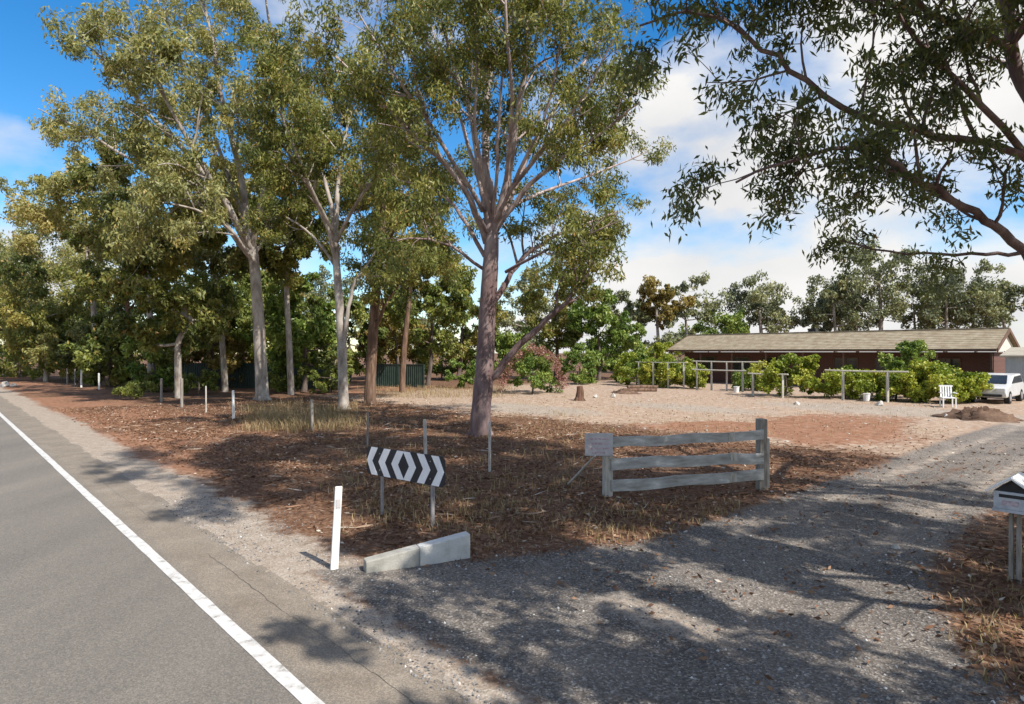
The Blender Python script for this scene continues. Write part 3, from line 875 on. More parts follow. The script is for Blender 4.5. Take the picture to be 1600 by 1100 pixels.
ot = [ob, ob + [0.02, 0, 1.5], ob + [-.1, -.05, 3.1], ob + [-.2, -.1, 5.0], ob + [-.1, 0, 7.0], ob + [.2, .1, 9.5]]
ol = [
    ([ob + [-.1, -.05, 3.0]] + o_((1640, 430, 9.1), (1597, 392, 8.9), (1555, 352, 8.7), (1505, 322, 8.5), (1440, 285, 8.3), (1385, 250, 8.1), (1320, 232, 7.9), (1240, 250, 7.7), (1150, 285, 7.5)), .08, .014, dict(n_sub=13, start=.35)),
    ([ob + [-.15, -.08, 4.4]] + o_((1640, 270, 9.0), (1575, 235, 8.7), (1525, 222, 8.5), (1440, 206, 8.3), (1345, 182, 8.0), (1260, 128, 7.8), (1190, 75, 7.7), (1136, 31, 7.6), (1070, 20, 7.5), (1000, 40, 7.4)), .065, .013, dict(n_sub=15, start=.3)),
    ([ob + [-.2, -.1, 5.2]] + o_((1640, 190, 9.1), (1600, 135, 9.0), (1578, 70, 8.9), (1562, 0, 8.8), (1540, -120, 8.7), (1480, -300, 8.5), (1400, -450, 8.2)), .125, .03, dict(n_sub=10)),
    (o_((1578, 75, 8.9), (1530, 50, 8.6), (1475, 32, 8.3), (1410, -5, 8.0), (1330, -50, 7.7), (1230, -80, 7.4), (1120, -90, 7.2)), .06, .015, dict(n_sub=12, start=.2)),
    ([ob + [-.1, 0, 3.3]] + o_((1660, 400, 9.6), (1597, 395, 9.8), (1540, 398, 9.9), (1470, 398, 10.0), (1390, 393, 10.0), (1310, 375, 10.0)), .045, .012, dict(n_sub=3, start=.6)),
    (o_((1600, 240, 8.8), (1500, 130, 8.2), (1430, 60, 7.8), (1370, -30, 7.5)), .05, .015, dict(n_sub=8)),
    ([ob + [-.1, 0, 6.0]] + o_((1500, -250, 9.5), (1300, -330, 9.2), (1100, -350, 9.0), (950, -330, 8.8)), .08, .015, dict(n_sub=15)),
    ([ob + [0, 0, 6.8]] + o_((1400, -420, 9.8), (1200, -520, 9.8), (1000, -560, 9.8)), .08, .015, dict(n_sub=15)),
    ([ob + [0, 0, 5.5], ob + [1.8, .4, 7.0], ob + [3.4, .5, 8.2], ob + [4.8, .2, 9.0]], .10, .02, dict(n_sub=14)),
    ([ob + [0, 0, 6.5], ob + [.5, 2, 8.0], ob + [.8, 3.8, 9.4]], .08, .02, dict(n_sub=12)),
    ([ob + [0, 0, 6.2], ob + [.2, -1.8, 7.8], ob + [.2, -3.8, 9.0]], .08, .02, dict(n_sub=14)),
    ([ob + [0, 0, 4.6], ob + [1.6, -1.2, 5.8], ob + [3.4, -2.2, 6.8]], .08, .02, dict(n_sub=14)),
    ([ob + [.1, 0, 8.0], ob + [-.8, .6, 10.5], ob + [-1.8, 1.0, 12.0]], .08, .02, dict(n_sub=12)),
    ([ob + [-.1, 0, 7.0], ob + [-2.2, .5, 9.5], ob + [-4.4, 1.0, 11.0], ob + [-6.4, 1.4, 11.6]], .09, .02, dict(n_sub=16)),
    ([ob + [-.1, 0, 6.4], ob + [-2.2, -1.5, 8.6], ob + [-4.8, -2.4, 9.6]], .09, .02, dict(n_sub=15)),
]
hero_tree('overhanging_gum', 'dark-leaved gum reaching over the driveway from the right edge, drooping leaf sprays', ob, ot, [.34, .29, .25, .2, .16, .08], ol,
          'bark_pink', 'leaf_over', 23, 70000, 0.12, 0.032, n_sub=9, sub_len=1.5, n_twig=6, twig_len=.45, start=.3, clump=.25)

# roadside gums behind the viewpoint: their crowns shade the driveway mouth and the verge
for lab, tq, sq, hq, off, rad, npf, pr, nl, sd in (
        ('roadside gum behind the viewpoint whose low crown shades the driveway mouth', -4.0, 8.1, 6.6, (-.5, .2, .8), (5.7, 5.2, 2.8), 66, .9, 50000, 31),
        ('tall roadside gum right of the viewpoint whose high crown shades the verge', -1.7, 8.2, 14.5, (-.6, .2, 1.2), (5.3, 5.3, 3.6), 56, 1.1, 40000, 32)):
    qb = ts(tq, sq); qb[2] = gxy(qb[0], qb[1]) - .03
    puff_tree('roadside_gum', lab, qb, [qb, qb + [.1, 0, hq * .3], qb + [-.1, .1, hq * .65], qb + [-.2, .2, hq]], [.34, .27, .22, .12],
              qb + np.array([off[0], off[1], hq + off[2]]), rad, npf, pr, 'bark_pink', 'leaf_dark', sd, nl, 0.20, 0.074, clumps=7)

# ------------------------------------------------------------------ the row of gums on the left
b1 = gbase(410, 625)
Y1 = b1[1]
t1 = [b1] + mp_((408, 580, 0), (404, 500, 0), (398, 420, .1), (393, 375, .1), Y=Y1)
l1 = [
    (mp_((395, 400, .1), (355, 320, -.5), (300, 250, -1.2), (235, 180, -2), (175, 110, -2.6), (120, 50, -3), Y=Y1), .19, .03, dict(n_sub=13)),
    (mp_((395, 405, .1), (330, 330, .6), (245, 275, 1.4), (150, 215, 2.2), (60, 170, 3), Y=Y1), .16, .03, dict(n_sub=13)),
    (mp_((393, 385, .1), (372, 260, .5), (345, 140, 1), (325, 30, 1.4), (310, -60, 1.6), Y=Y1), .2, .03, dict(n_sub=12)),
    (mp_((395, 385, .1), (415, 280, -.8), (430, 170, -1.4), (425, 60, -1.8), (410, -40, -2), Y=Y1), .17, .03, dict(n_sub=11)),
    (mp_((397, 410, .1), (350, 350, -2), (280, 320, -3.4), (210, 320, -4.2), Y=Y1), .1, .02, dict(n_sub=10)),
    (mp_((396, 395, .1), (300, 230, -2.6), (240, 120, -4), (200, 10, -5), Y=Y1), .14, .02, dict(n_sub=11)),
    (mp_((396, 400, .1), (440, 330, 1.5), (480, 260, 2.6), (500, 180, 3.4), Y=Y1), .1, .02, dict(n_sub=9)),
    (mp_((394, 380, .1), (330, 200, 2.5), (270, 60, 4.0), (230, -40, 5), Y=Y1), .14, .02, dict(n_sub=11)),
]
hero_tree('gum_tree', 'tallest pale-crowned gum at the left, straight grey trunk, limbs sweeping up to the left', b1, t1, [.36, .31, .29, .26, .22], l1,
          'bark_pale', 'leaf_gum_pale', 12, 62000, 0.24, 0.075, n_sub=10, sub_len=3.2, n_twig=5, twig_len=1.1, start=.25, clump=.55)

b2 = gbase(537, 640)
Y2 = b2[1]
t2 = [b2] + mp_((536, 600, 0), (534, 540, 0), (530, 470, .05), (526, 415, .1), (522, 340, .1), Y=Y2)
l2 = [
    (mp_((536, 565, 0), (540, 515, -.15), (546, 478, -.2), (553, 440, -.2), (566, 425, -.1), (600, 370, 0), Y=Y2), .115, .03, dict(n_sub=5, start=.75)),
    (mp_((526, 410, .1), (505, 340, -.6), (480, 290, -1.2), (450, 240, -1.8), (420, 200, -2.2), Y=Y2), .10, .02, {}),
    (mp_((524, 360, .1), (530, 270, .5), (545, 190, 1), (560, 120, 1.4), Y=Y2), .12, .02, {}),
    (mp_((524, 380, .1), (560, 310, -1), (600, 260, -1.8), (640, 230, -2.4), Y=Y2), .10, .02, {}),
    (mp_((523, 360, .1), (500, 250, 1), (480, 160, 1.8), (470, 90, 2.2), Y=Y2), .10, .02, {}),
    (mp_((526, 420, .1), (490, 370, 1.2), (450, 340, 2.0), (420, 330, 2.5), Y=Y2), .07, .02, {}),
    (mp_((524, 370, .1), (480, 280, -2), (440, 180, -3), (410, 110, -3.6), Y=Y2), .09, .02, {}),
]
hero_tree('gum_tree', 'gum with slim pale trunk splitting off one bright white upright stem', b2, t2, [.25, .21, .2, .18, .16, .12], l2,
          'bark_pale', 'leaf_gum', 13, 44000, 0.2, 0.06, n_sub=9, sub_len=2.5, n_twig=5, twig_len=.9, start=.3, clump=.46)

b3 = gbase(578, 630)
Y3 = b3[1]
t3 = [b3] + mp_((579, 590, 0), (583, 520, 0), (588, 450, 0), (594, 380, .1), (600, 300, .2), Y=Y3)
l3 = [
    (mp_((582, 530, 0), (600, 480, -.4), (625, 440, -.8), (650, 400, -1.2), Y=Y3), .11, .02, {}),
    (mp_((592, 400, .1), (630, 340, -.6), (670, 310, -1.2), (710, 290, -1.6), Y=Y3), .10, .02, {}),
    (mp_((598, 330, .1), (610, 230, .4), (625, 150, .8), Y=Y3), .10, .02, {}),
    (mp_((592, 400, .1), (560, 330, 1), (530, 280, 1.8), Y=Y3), .09, .02, {}),
    (mp_((588, 450, 0), (640, 420, 1), (690, 410, 2), Y=Y3), .08, .02, {}),
]
hero_tree('gum_tree', 'gum with rough red-brown forked trunk beside the pale-stemmed one', b3, t3, [.30, .26, .24, .22, .18, .1], l3,
          'bark_brown', 'leaf_gum', 14, 32000, 0.2, 0.06, n_sub=9, sub_len=2.3, n_twig=5, twig_len=.9, start=.35, clump=.46)

# smaller row gums: label, (u,v) base, crown centre (u,v), crown half-size px (w,h), trunk radius, bark, leaf, puffs, leaves, seed
rowg = [
    ('bushy gum with white forked stem and thin side branch beside the timber post', (279, 622), (262, 455), (90, 125), .20, 'bark_pale', 'leaf_gum', 26, 17000, 41, [(278, 560), (280, 530), (300, 500)]),
    ('dark-trunked leafy gum in front of the green fence', (325, 604), (328, 485), (85, 105), .22, 'bark_dark', 'leaf_shrub', 22, 15000, 42, None),
    ('olive gum with bright lower leaves left of the forked white stem', (200, 603), (198, 445), (95, 155), .3, 'bark_brown', 'leaf_gum', 30, 19000, 43, None),
    ('gum with reddish leaning trunk among the far row on the left', (112, 592), (105, 450), (90, 135), .3, 'bark_pale', 'leaf_gum_pale', 28, 17000, 44, [(110, 560), (98, 520), (90, 480)]),
    ('spreading yellowish gum at the far left edge above the road end', (40, 588), (55, 425), (100, 140), .35, 'bark_pale', 'leaf_gum_pale', 30, 17000, 45, None),
    ('dark low gum at the very left edge of the view', (-20, 590), (-10, 470), (75, 100), .3, 'bark_dark', 'leaf_gum', 24, 13000, 46, None),
    ('bright green gum crown below the tall pale gum', (236, 607), (220, 300), (70, 110), .26, 'bark_pale', 'leaf_gum', 24, 16000, 47, None),
]
rowg += [
    ('slim gum filling the space between the grey trunk and the white-stemmed gum', (455, 616), (452, 345), (78, 125), .2, 'bark_pale', 'leaf_gum', 30, 20000, 141, [(452, 540), (448, 450), (452, 380)]),
    ('slim brown-stemmed gum just left of the big trunk', (628, 613), (645, 350), (75, 115), .19, 'bark_brown', 'leaf_gum', 28, 18000, 142, [(632, 540), (640, 460), (644, 400)]),
    ('leaning pale gum between the dark-trunked gum and the grey trunk', (352, 613), (325, 345), (85, 115), .2, 'bark_pale', 'leaf_gum_pale', 30, 20000, 143, [(348, 545), (340, 470), (330, 400)]),
    ('yellowish gum above the distant white posts', (152, 600), (135, 345), (90, 105), .26, 'bark_pale', 'leaf_gum_pale', 30, 18000, 144, [(150, 550), (146, 480), (138, 420)]),
    ('leafy gum crown hanging low in front of the far left row', (72, 596), (65, 490), (80, 75), .22, 'bark_pale', 'leaf_gum', 24, 15000, 145, None),
]
for (lab, bp, cp, hs, tr, bark, lf, npf, nl, sd, tpts) in rowg:
    bb = gbase(*bp); Y = bb[1]
    cc = at(cp[0], cp[1], Y)
    rad = (hs[0] * Y / 1000, hs[0] * Y / 1000 * 0.9, hs[1] * Y / 1000)
    if tpts:
        tp = [bb] + [at(u, v, Y) for u, v in tpts] + [cc - [0, 0, rad[2] * .2]]
    else:
        tp = [bb, bb * .6 + cc * .4 + [.2, 0, -.3], cc - [0, 0, rad[2] * .1]]
    puff_tree('gum_tree', lab, bb, tp, np.linspace(tr, tr * .45, len(tp)), cc, rad, npf, max(rad[0] * .3, .8), bark, lf, sd, int(nl * 1.05), 0.33, 0.125)

# dark trees and shrubs behind the row
back = [
    ('green_tree', 'dense leafy green tree between the grey trunk and the white stem', (475, 612), (475, 510), (62, 85), .2, 'leaf_green', 26, 17000, 51),
    ('weeping_tree', 'weeping dark tree with drooping leaves just left of the big trunk', (668, 603), (675, 470), (72, 105), .2, 'leaf_shrub', 26, 17000, 52),
    ('yellow_green_tree', 'yellow-green tree glimpsed behind the red-brown trunk', (620, 594), (618, 525), (55, 52), .2, 'leaf_bronze', 18, 9000, 53),
    ('green_tree', 'broad bright green tree right of the big trunk behind the yard', (935, 594), (935, 520), (58, 68), .22, 'leaf_green', 26, 16000, 54),
    ('green_tree', 'taller mid-green tree leaning behind the big trunk low limb', (868, 592), (868, 480), (60, 82), .24, 'leaf_gum', 26, 15000, 55),
    ('gum_tree', 'dark gum behind the fence between tall pale gum and leafy row', (375, 597), (385, 480), (70, 85), .24, 'leaf_shrub', 22, 13000, 56),
    ('gum_tree', 'orange-tinged tree showing above the dense leafy green tree', (440, 592), (435, 465), (50, 55), .2, 'leaf_bronze', 16, 8000, 57),
    ('gum_tree', 'dull green tree filling the gap left of the big trunk', (715, 594), (722, 505), (50, 75), .22, 'leaf_gum', 20, 12000, 58),
    ('dark_tree', 'dark bushy tree low between forked white stem and olive gum', (160, 594), (160, 530), (75, 62), .22, 'leaf_shrub', 22, 12000, 59),
    ('dark_tree', 'dark shrubby tree behind the pale-stemmed gum', (545, 596), (545, 520), (55, 75), .2, 'leaf_shrub', 20, 11000, 60),
]
for (nm, lab, bp, cp, hs, tr, lf, npf, nl, sd) in back:
    bb = gbase(*bp); Y = bb[1]
    cc = at(cp[0], cp[1], Y)
    rad = (hs[0] * Y / 1000, hs[0] * Y / 1000, hs[1] * Y / 1000)
    tp = [bb, bb * .6 + cc * .4 + [.15, 0, -.2], cc - [0, 0, rad[2] * .1]]
    puff_tree(nm, lab, bb, tp, np.linspace(tr, tr * .4, 3), cc, rad, npf, max(rad[0] * .3, .7), 'bark_dark', lf, sd, nl, 0.32, 0.135, flat=.95)

# far trees: behind the house and behind the left row
far = [
    ('bronze-crowned tree behind the left end of the house roof', (1022, 584), (1025, 475), (38, 42), .3, 'leaf_bronze', 14, 7000, 61),
    ('thin pale tree with small topmost tuft right of the bronze crown', (1068, 584), (1070, 478), (36, 50), .25, 'leaf_far', 10, 3500, 62),
    ('round-topped dark gum standing alone against cloud above the roof', (1185, 582), (1186, 476), (62, 42), .35, 'leaf_far', 18, 9000, 63),
    ('tall white-trunked gum behind the middle of the roof', (1368, 583), (1375, 440), (75, 72), .38, 'leaf_far', 24, 11000, 64),
    ('lighter gum right of the white trunks behind the roof', (1470, 583), (1478, 455), (70, 55), .32, 'leaf_far', 18, 8000, 65),
    ('low dark gum between the lone round crown and white trunks', (1300, 583), (1302, 468), (42, 48), .3, 'leaf_far', 14, 7000, 66),
    ('spreading thin gum at the far right above the shed', (1570, 583), (1562, 455), (48, 42), .3, 'leaf_far', 12, 5000, 67),
    ('grey-green tree behind the bright green tree', (975, 583), (972, 500), (45, 45), .28, 'leaf_far', 14, 7000, 68),
    ('low hedge-like tree peeping over the roof ridge at its middle', (1120, 582), (1120, 515), (55, 22), .25, 'leaf_green', 12, 6000, 69),
    ('far gum closing the gap right of the big trunk', (820, 580), (822, 490), (55, 75), .3, 'leaf_far', 18, 9000, 70),
    ('far gum closing the gap behind the weeping dark tree', (650, 579), (650, 490), (65, 65), .3, 'leaf_far', 18, 9000, 71),
    ('far gum behind the pale-stemmed gum', (520, 579), (515, 480), (65, 70), .3, 'leaf_far', 18, 9000, 72),
    ('far gum behind the dark fence at left', (330, 579), (330, 490), (75, 70), .3, 'leaf_far', 18, 9000, 73),
    ('far tree in the left row where the road ends', (20, 577), (25, 510), (60, 55), .3, 'leaf_gum', 18, 9000, 74),
    ('far tree past the road end outside the left edge', (-60, 576), (-60, 500), (60, 65), .3, 'leaf_gum', 18, 8000, 75),
]
far += [
    ('low grey-green gum overlapping left of the white trunks', (1335, 581), (1335, 485), (55, 34), .28, 'leaf_far', 14, 6000, 161),
    ('low olive gum overlapping right of the white trunks', (1425, 581), (1428, 485), (60, 34), .28, 'leaf_far', 14, 6000, 162),
    ('low pale gum behind the right end of the ridge', (1520, 581), (1520, 490), (55, 30), .26, 'leaf_far', 12, 5000, 163),
]
for (lab, bp, cp, hs, tr, lf, npf, nl, sd) in far:
    Y = 2500.0 / (bp[1] - 550)
    bb = at(bp[0], bp[1], Y); bb[2] = -0.05
    cc = at(cp[0], cp[1], Y)
    cc[2] -= hs[1] * Y / 1000 * .12
    rad = (hs[0] * Y / 1000 * 1.15, hs[0] * Y / 1000, hs[1] * Y / 1000 * 1.12)
    tp = [bb, bb * .6 + cc * .4 + [.4, 0, -.2], cc + [0, 0, 0]]
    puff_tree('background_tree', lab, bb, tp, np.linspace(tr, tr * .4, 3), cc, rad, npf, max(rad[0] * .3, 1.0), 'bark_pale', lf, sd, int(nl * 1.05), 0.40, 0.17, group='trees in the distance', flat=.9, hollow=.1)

# ------------------------------------------------------------------ shrubs
bp = gbase(832, 614); 
sh = shrub('flowering_shrub', 'rounded shrub arched over with pink flowers right of the big trunk', bp, (1.6, 1.4, 1.45), 16, .55, 'leaf_green', 81, 9000, .16, .08)
rng = np.random.default_rng(99)
cs = []
for k in range(46):
    a = math.pi * (k + rng.random()) / 46
    cs.append(bp + np.array([1.75 * math.cos(a) + rng.normal() * .12, rng.normal() * .6 - .3, .35 + 2.35 * math.sin(a) + rng.normal() * .1]))
C, D, lv = clump_leaves(np.array(cs), np.full(46, .3), 48, rng, droop=.2)
leaves_mesh('flowers', C, D, .12, .075, lv, M['leaf_pink'], sh, rng, bp)
shrub('low_shrub', 'small bright green strappy shrub on the verge near the far posts', gbase(212, 624), (.7, .6, .5), 8, .28, 'leaf_shrub', 82, 2600, .3, .06)
shrub('low_shrub', 'scrubby green bush beside the grey trunk base', gbase(310, 616), (1.0, .9, .8), 9, .4, 'leaf_shrub', 83, 3500, .2, .08)
shrub('low_shrub', 'leafy green bush at the foot of the forked white stem', gbase(252, 612), (1.4, 1.2, 1.3), 12, .5, 'leaf_gum', 84, 5000, .22, .09)
shrub('hedge_shrub', 'low green shrub behind the timber stack by the yard', gbase(985, 598), (1.9, 1.5, 1.3), 12, .6, 'leaf_green', 85, 5500, .22, .11)
shrub('hedge_shrub', 'dark green hedge bush right of the pink-flowered shrub', gbase(905, 600), (1.9, 1.5, 1.5), 13, .6, 'leaf_green', 86, 6000, .22, .11)
shrub('dark_shrub', 'dark bush in front of the green fence left of the white stem', gbase(450, 612), (1.6, 1.3, 1.3), 12, .5, 'leaf_shrub', 87, 5000, .2, .09)
shrub('dark_shrub', 'dark bush against the green fence behind the pale trunks', gbase(515, 614), (1.3, 1.2, 1.5), 12, .5, 'leaf_shrub', 88, 5000, .2, .09)
shrub('dark_shrub', 'pale green bush touching the left side of the big trunk', gbase(722, 606), (1.2, 1.1, 1.1), 10, .45, 'leaf_green', 89, 4000, .2, .09)

under = [
    ('low_shrub', 'big leafy bush in front of the olive gum trunk', (172, 603), 2.4, 2.6, 'leaf_gum'),
    ('low_shrub', 'big yellowish bush reaching up between distant posts and olive gum', (108, 597), 2.6, 3.0, 'leaf_gum_pale'),
    ('low_shrub', 'big green bush touching the forked white stem on its left', (240, 612), 2.0, 2.6, 'leaf_green'),
    ('low_shrub', 'dull brown-green bush between forked white stem and grey trunk', (345, 606), 2.2, 2.6, 'leaf_bronze'),
    ('low_shrub', 'yellow-lit bush right of the grey trunk', (440, 604), 2.3, 3.0, 'leaf_vine'),
    ('low_shrub', 'dense dark undergrowth bush below the olive gum', (170, 604), 2.3, 2.0, 'leaf_shrub'),
    ('low_shrub', 'leafy undergrowth bush behind the distant white posts', (125, 597), 2.9, 2.6, 'leaf_gum'),
    ('low_shrub', 'undergrowth bush left of the distant grey posts', (75, 594), 3.2, 2.8, 'leaf_shrub'),
    ('low_shrub', 'undergrowth bush beside the road end at far left', (30, 590), 3.4, 3.0, 'leaf_gum'),
    ('low_shrub', 'undergrowth bush at the left edge below the dark low gum', (-15, 589), 3.6, 3.2, 'leaf_shrub'),
    ('low_shrub', 'tall leafy bush filling under the forked white stem', (235, 600), 2.6, 2.9, 'leaf_gum'),
    ('low_shrub', 'tall bush over the left part of the green fence', (290, 596), 2.8, 3.2, 'leaf_shrub'),
    ('low_shrub', 'tall bush behind the green fence near the grey trunk', (360, 595), 2.9, 3.0, 'leaf_gum'),
    ('low_shrub', 'wide dark bush behind the green fence right of the grey trunk', (430, 594), 3.0, 3.0, 'leaf_shrub'),
    ('low_shrub', 'dark bush behind the green fence at its right end', (500, 595), 2.8, 3.2, 'leaf_shrub'),
    ('low_shrub', 'olive bush filling behind the red-brown trunk', (575, 592), 3.0, 3.0, 'leaf_gum'),
    ('low_shrub', 'yellowish bush above the short green fence', (630, 590), 3.2, 2.8, 'leaf_bronze'),
    ('low_shrub', 'dark bush under the weeping tree', (690, 592), 2.8, 2.6, 'leaf_shrub'),
    ('low_shrub', 'green bush behind the big trunk', (760, 592), 2.6, 2.5, 'leaf_green'),
    ('low_shrub', 'light green bush behind the pink-flowered shrub', (815, 592), 2.6, 2.6, 'leaf_green'),
    ('low_shrub', 'tall green bush right of the charred stump beyond the yard', (965, 591), 2.8, 2.4, 'leaf_green'),
    ('low_shrub', 'yellow-green bush at the left end of the house', (1025, 591), 2.4, 1.9, 'leaf_vine'),
    ('low_shrub', 'grey-green bush hiding behind the left roof end', (1050, 586), 3.0, 2.4, 'leaf_far'),
]
for i, (nm, lab, uv, rx, rz_, lf) in enumerate(under):
    shrub(nm, lab, gbase(*uv), (rx, rx * .8, rz_), 16, rx * .32, lf, 200 + i, 4700, .31, .14, hc=rz_ * .9)

# ------------------------------------------------------------------ house (long axis parallel to the road)
hs0, ht0, ht1 = 46.0, 8.7, 31.3           # front eave line, right end, left end
hroot_p = ts(ht0, hs0)
rzh = math.atan2(-RD[1], -RD[0])          # local x along the house from left to right
house = empty('house', ts(ht1, hs0), rzh)
tag(house, 'long low brick house with tan tiled gable roof behind the vines', 'house')
HL = ht1 - ht0; HD = 6.6; EZ, RZ = 2.68, 3.95   # local x 0..HL left to right, local y 0..HD front to back
# roof slabs
th = .12
rf = MB()
rf.prism([(0, EZ), (HD / 2, RZ), (HD / 2, RZ - th), (0, EZ - th)], (HL, 0, 0), (0, 0, 0), (0, 1, 0), (0, 0, 1))
roof = rf.build('roof', M['tile'], house)
rb = MB(); rb.prism([(HD, EZ), (HD / 2 + .002, RZ), (HD / 2 + .002, RZ - th), (HD, EZ - th)], (HL, 0, 0), (0, 0, 0), (0, 1, 0), (0, 0, 1))
rb.build('roof_rear_slope', M['tile'], house)
sl = math.hypot(HD / 2, RZ - EZ); ny, nz = -(RZ - EZ) / sl, (HD / 2) / sl
for k in range(11):       # tile courses
    f0, f1 = k / 11, (k + 1) / 11
    c = MB()
    y0, z0 = HD / 2 * f0 - .01, EZ + (RZ - EZ) * f0; y1, z1 = HD / 2 * f1 - .012, EZ + (RZ - EZ) * f1 - .004
    c.prism([(y0 + ny * .02, z0 + nz * .02), (y0 + ny * .002, z0 + nz * .002), (y1 + ny * .002, z1 + nz * .002), (y1 + ny * .008, z1 + nz * .008)][::-1], (HL - .04, 0, 0), (.02, 0, 0), (0, 1, 0), (0, 0, 1))
    c.build('tile_course', M['tile'], roof)
for k in range(44):
    c = MB(); c.box((.26 + k * (HL - .5) / 43, HD / 2, RZ + .03), (.49, .26, .1), jit=.008); c.build('ridge_cap', M['tile'], roof)
g = MB(); g.box((HL / 2, -.07, EZ - .09), (HL, .12, .12)); g.build('gutter', M['brown_trim'], house)
wl_ = MB(); wl_.box((HL / 2, 1.85 + (HD - 2.3) / 2, 1.22), (HL - 1.0, HD - 2.3, 2.48)); wl_.build('wall', M['brick'], house)
sf = MB(); sf.box((HL / 2, .96, EZ - .2), (HL - .1, 1.75, .04)); sf.build('soffit', M['brown_trim'], house)
for x in np.linspace(.3, HL - .3, 9):
    p_ = MB(); p_.box((x, .22, 1.24), (.11, .11, 2.46)); p_.build('verandah_post', M['brown_trim'], house)
for (x, w_, h_) in [(2.6, 1.6, 1.1), (5.6, 1.6, 1.1), (8.4, 1.9, 1.1), (13.6, 1.6, 1.1), (16.4, 1.9, 1.1), (19.6, 1.6, 1.1)]:
    f_ = MB()
    for (cx, cz, sx, sz) in [(0, h_ / 2, w_, .07), (0, -h_ / 2, w_, .07), (-w_ / 2, 0, .07, h_ - .07), (w_ / 2, 0, .07, h_ - .07), (0, 0, .05, h_ - .07)]:
        f_.box((x + cx, 1.82, 1.55 + cz), (sx, .07, sz))
    wo = f_.build('window', M['brown_trim'], house)
    gl = MB(); gl.box((x, 1.835, 1.55), (w_ - .06, .02, h_ - .06)); gl.build('pane', M['glass'], wo)
d_ = MB(); d_.box((11.2, 1.82, 1.03), (.9, .06, 2.05)); dd = d_.build('door', M['brown_trim'], house)
k_ = MB(); k_.box((11.55, 1.77, 1.02), (.05, .06, .12)); k_.build('handle', M['galv'], dd)
for xx, sgn in ((HL - .28, 1), (.28, -1)):
    gm = MB(); gm.prism([(.25, EZ - .12), (HD - .25, EZ - .12), (HD / 2, RZ - .22)], (.08 * sgn, 0, 0), (xx, 0, 0), (0, 1, 0), (0, 0, 1)); gm.build('gable', M['cream'], house)
    for ya, yb in ((0, HD / 2), (HD, HD / 2)):
        bg = MB(); bg.prism([(ya, EZ + .03), (yb, RZ + .03), (yb, RZ - .2), (ya, EZ - .2)], (.05 * sgn, 0, 0), (HL + .003 if sgn > 0 else -.003, 0, 0), (0, 1, 0), (0, 0, 1)); bg.build('bargeboard', M['brown_trim'], house)
vt = MB(); vt.box((10.5, HD / 2 + .6, RZ + .12), (.5, .5, .45)); vt.build('roof_vent', M['mail_dark'], house)

# grey shed at the right edge
sb = ts(7.7, 42.6)
shed = empty('shed', sb, rzh)
tag(shed, 'grey ribbed metal shed at the right edge beside the house', 'shed')
s_ = MB(); s_.box((3.4, 2.5, 1.15), (6.8, 5.0, 2.3)); s_.build('wall', M['shed_sheet'], shed)
for k in range(34):
    s_ = MB(); s_.box((.1 + k * .2, -.012, 1.13), (.06, .03, 2.24)); s_.build('rib', M['shed_sheet'], shed)
s_ = MB(); s_.prism([(-.2, 2.3), (2.5, 2.75), (5.2, 2.3), (5.2, 2.22), (2.5, 2.67), (-.2, 2.22)], (7.2, 0, 0), (-.2, 0, .02), (0, 1, 0), (0, 0, 1)); s_.build('roof', M['shed_roof'], shed)

# ------------------------------------------------------------------ vines and trellises in the yard
def trellis(label, t0, t1, s0, h, nposts, name='trellis', rails=1, over=.3, rr=.045):
    root = empty(name, ts(t0, s0))
    tag(root, label, 'trellis', 'vine trellises in the yard')
    p0, p1 = ts(t0, s0), ts(t1, s0)
    for k in range(nposts):
        f = k / (nposts - 1)
        q = p0 + (p1 - p0) * f - p0
        m_ = MB(); m_.box((q[0], q[1], h / 2 - .1), (.1, .1, h + .2), jit=.01); m_.build('post', M['trellis'], root)
    for j in range(rails):
        m_ = MB(); z = h + .04 - j * .55
        a, c = np.array([0, 0, z]), (p1 - p0) + np.array([0, 0, z])
        off = np.array([0, 0, 0.0]) if j == 0 else -ND * .075
        dv = unit(p1 - p0)
        m_.tube([a - dv * over + off, (a + c) / 2 + off + [0, 0, -.02], c + dv * over + off], [rr, rr, rr], 6); m_.build('rail', M['trellis'], root)
    return root


trellis('pale timber trellis of two posts in front of the right-hand vines', 11.0, 13.1, 35.0, 1.5, 2, over=.9)
trellis('tall pale trellis with double rail in front of the dark verandah', 18.9, 23.2, 37.5, 1.85, 5, rails=2)
trellis('leafy left trellis nearest the bright green tree', 24.2, 27.9, 37.5, 1.75, 4, rr=.03)
trellis('short low trellis rail left of the rounded bush', 15.9, 17.6, 34.2, 1.25, 2)
vines = [('rounded yellow-green bush between the two trellises', 16.3, 35.4, (1.75, 1.5, 1.15), 16, 91),
         ('vine mass behind the pale trellis rail, left half', 13.6, 36.6, (1.6, 1.1, .72), 14, 92),
         ('vine mass behind the pale trellis rail, right half', 11.2, 36.8, (1.6, 1.1, .74), 14, 93),
         ('taller dark-leaved vine rising to the eave above the trellis', 11.2, 39.2, (1.2, 1.0, 1.35), 12, 94),
         ('bright yellow-green vine at the right end of the trellis', 9.9, 36.8, (1.2, 1.1, .92), 14, 95),
         ('last low vine before the white car', 8.7, 37.0, (1.1, 1.0, .8), 12, 96),
         ('vine hanging on the left trellis', 26.8, 38.4, (1.5, 1.1, 1.0), 12, 97),
         ('fuller green vine on the left trellis end', 24.4, 38.6, (1.0, 1.0, .9), 12, 98),
         ('yellowish shrub beside the left end of the house', 29.6, 39.5, (1.5, 1.3, 1.1), 12, 99),
         ('dark low vine under the tall trellis', 20.4, 39.4, (1.0, .8, .55), 8, 100)]
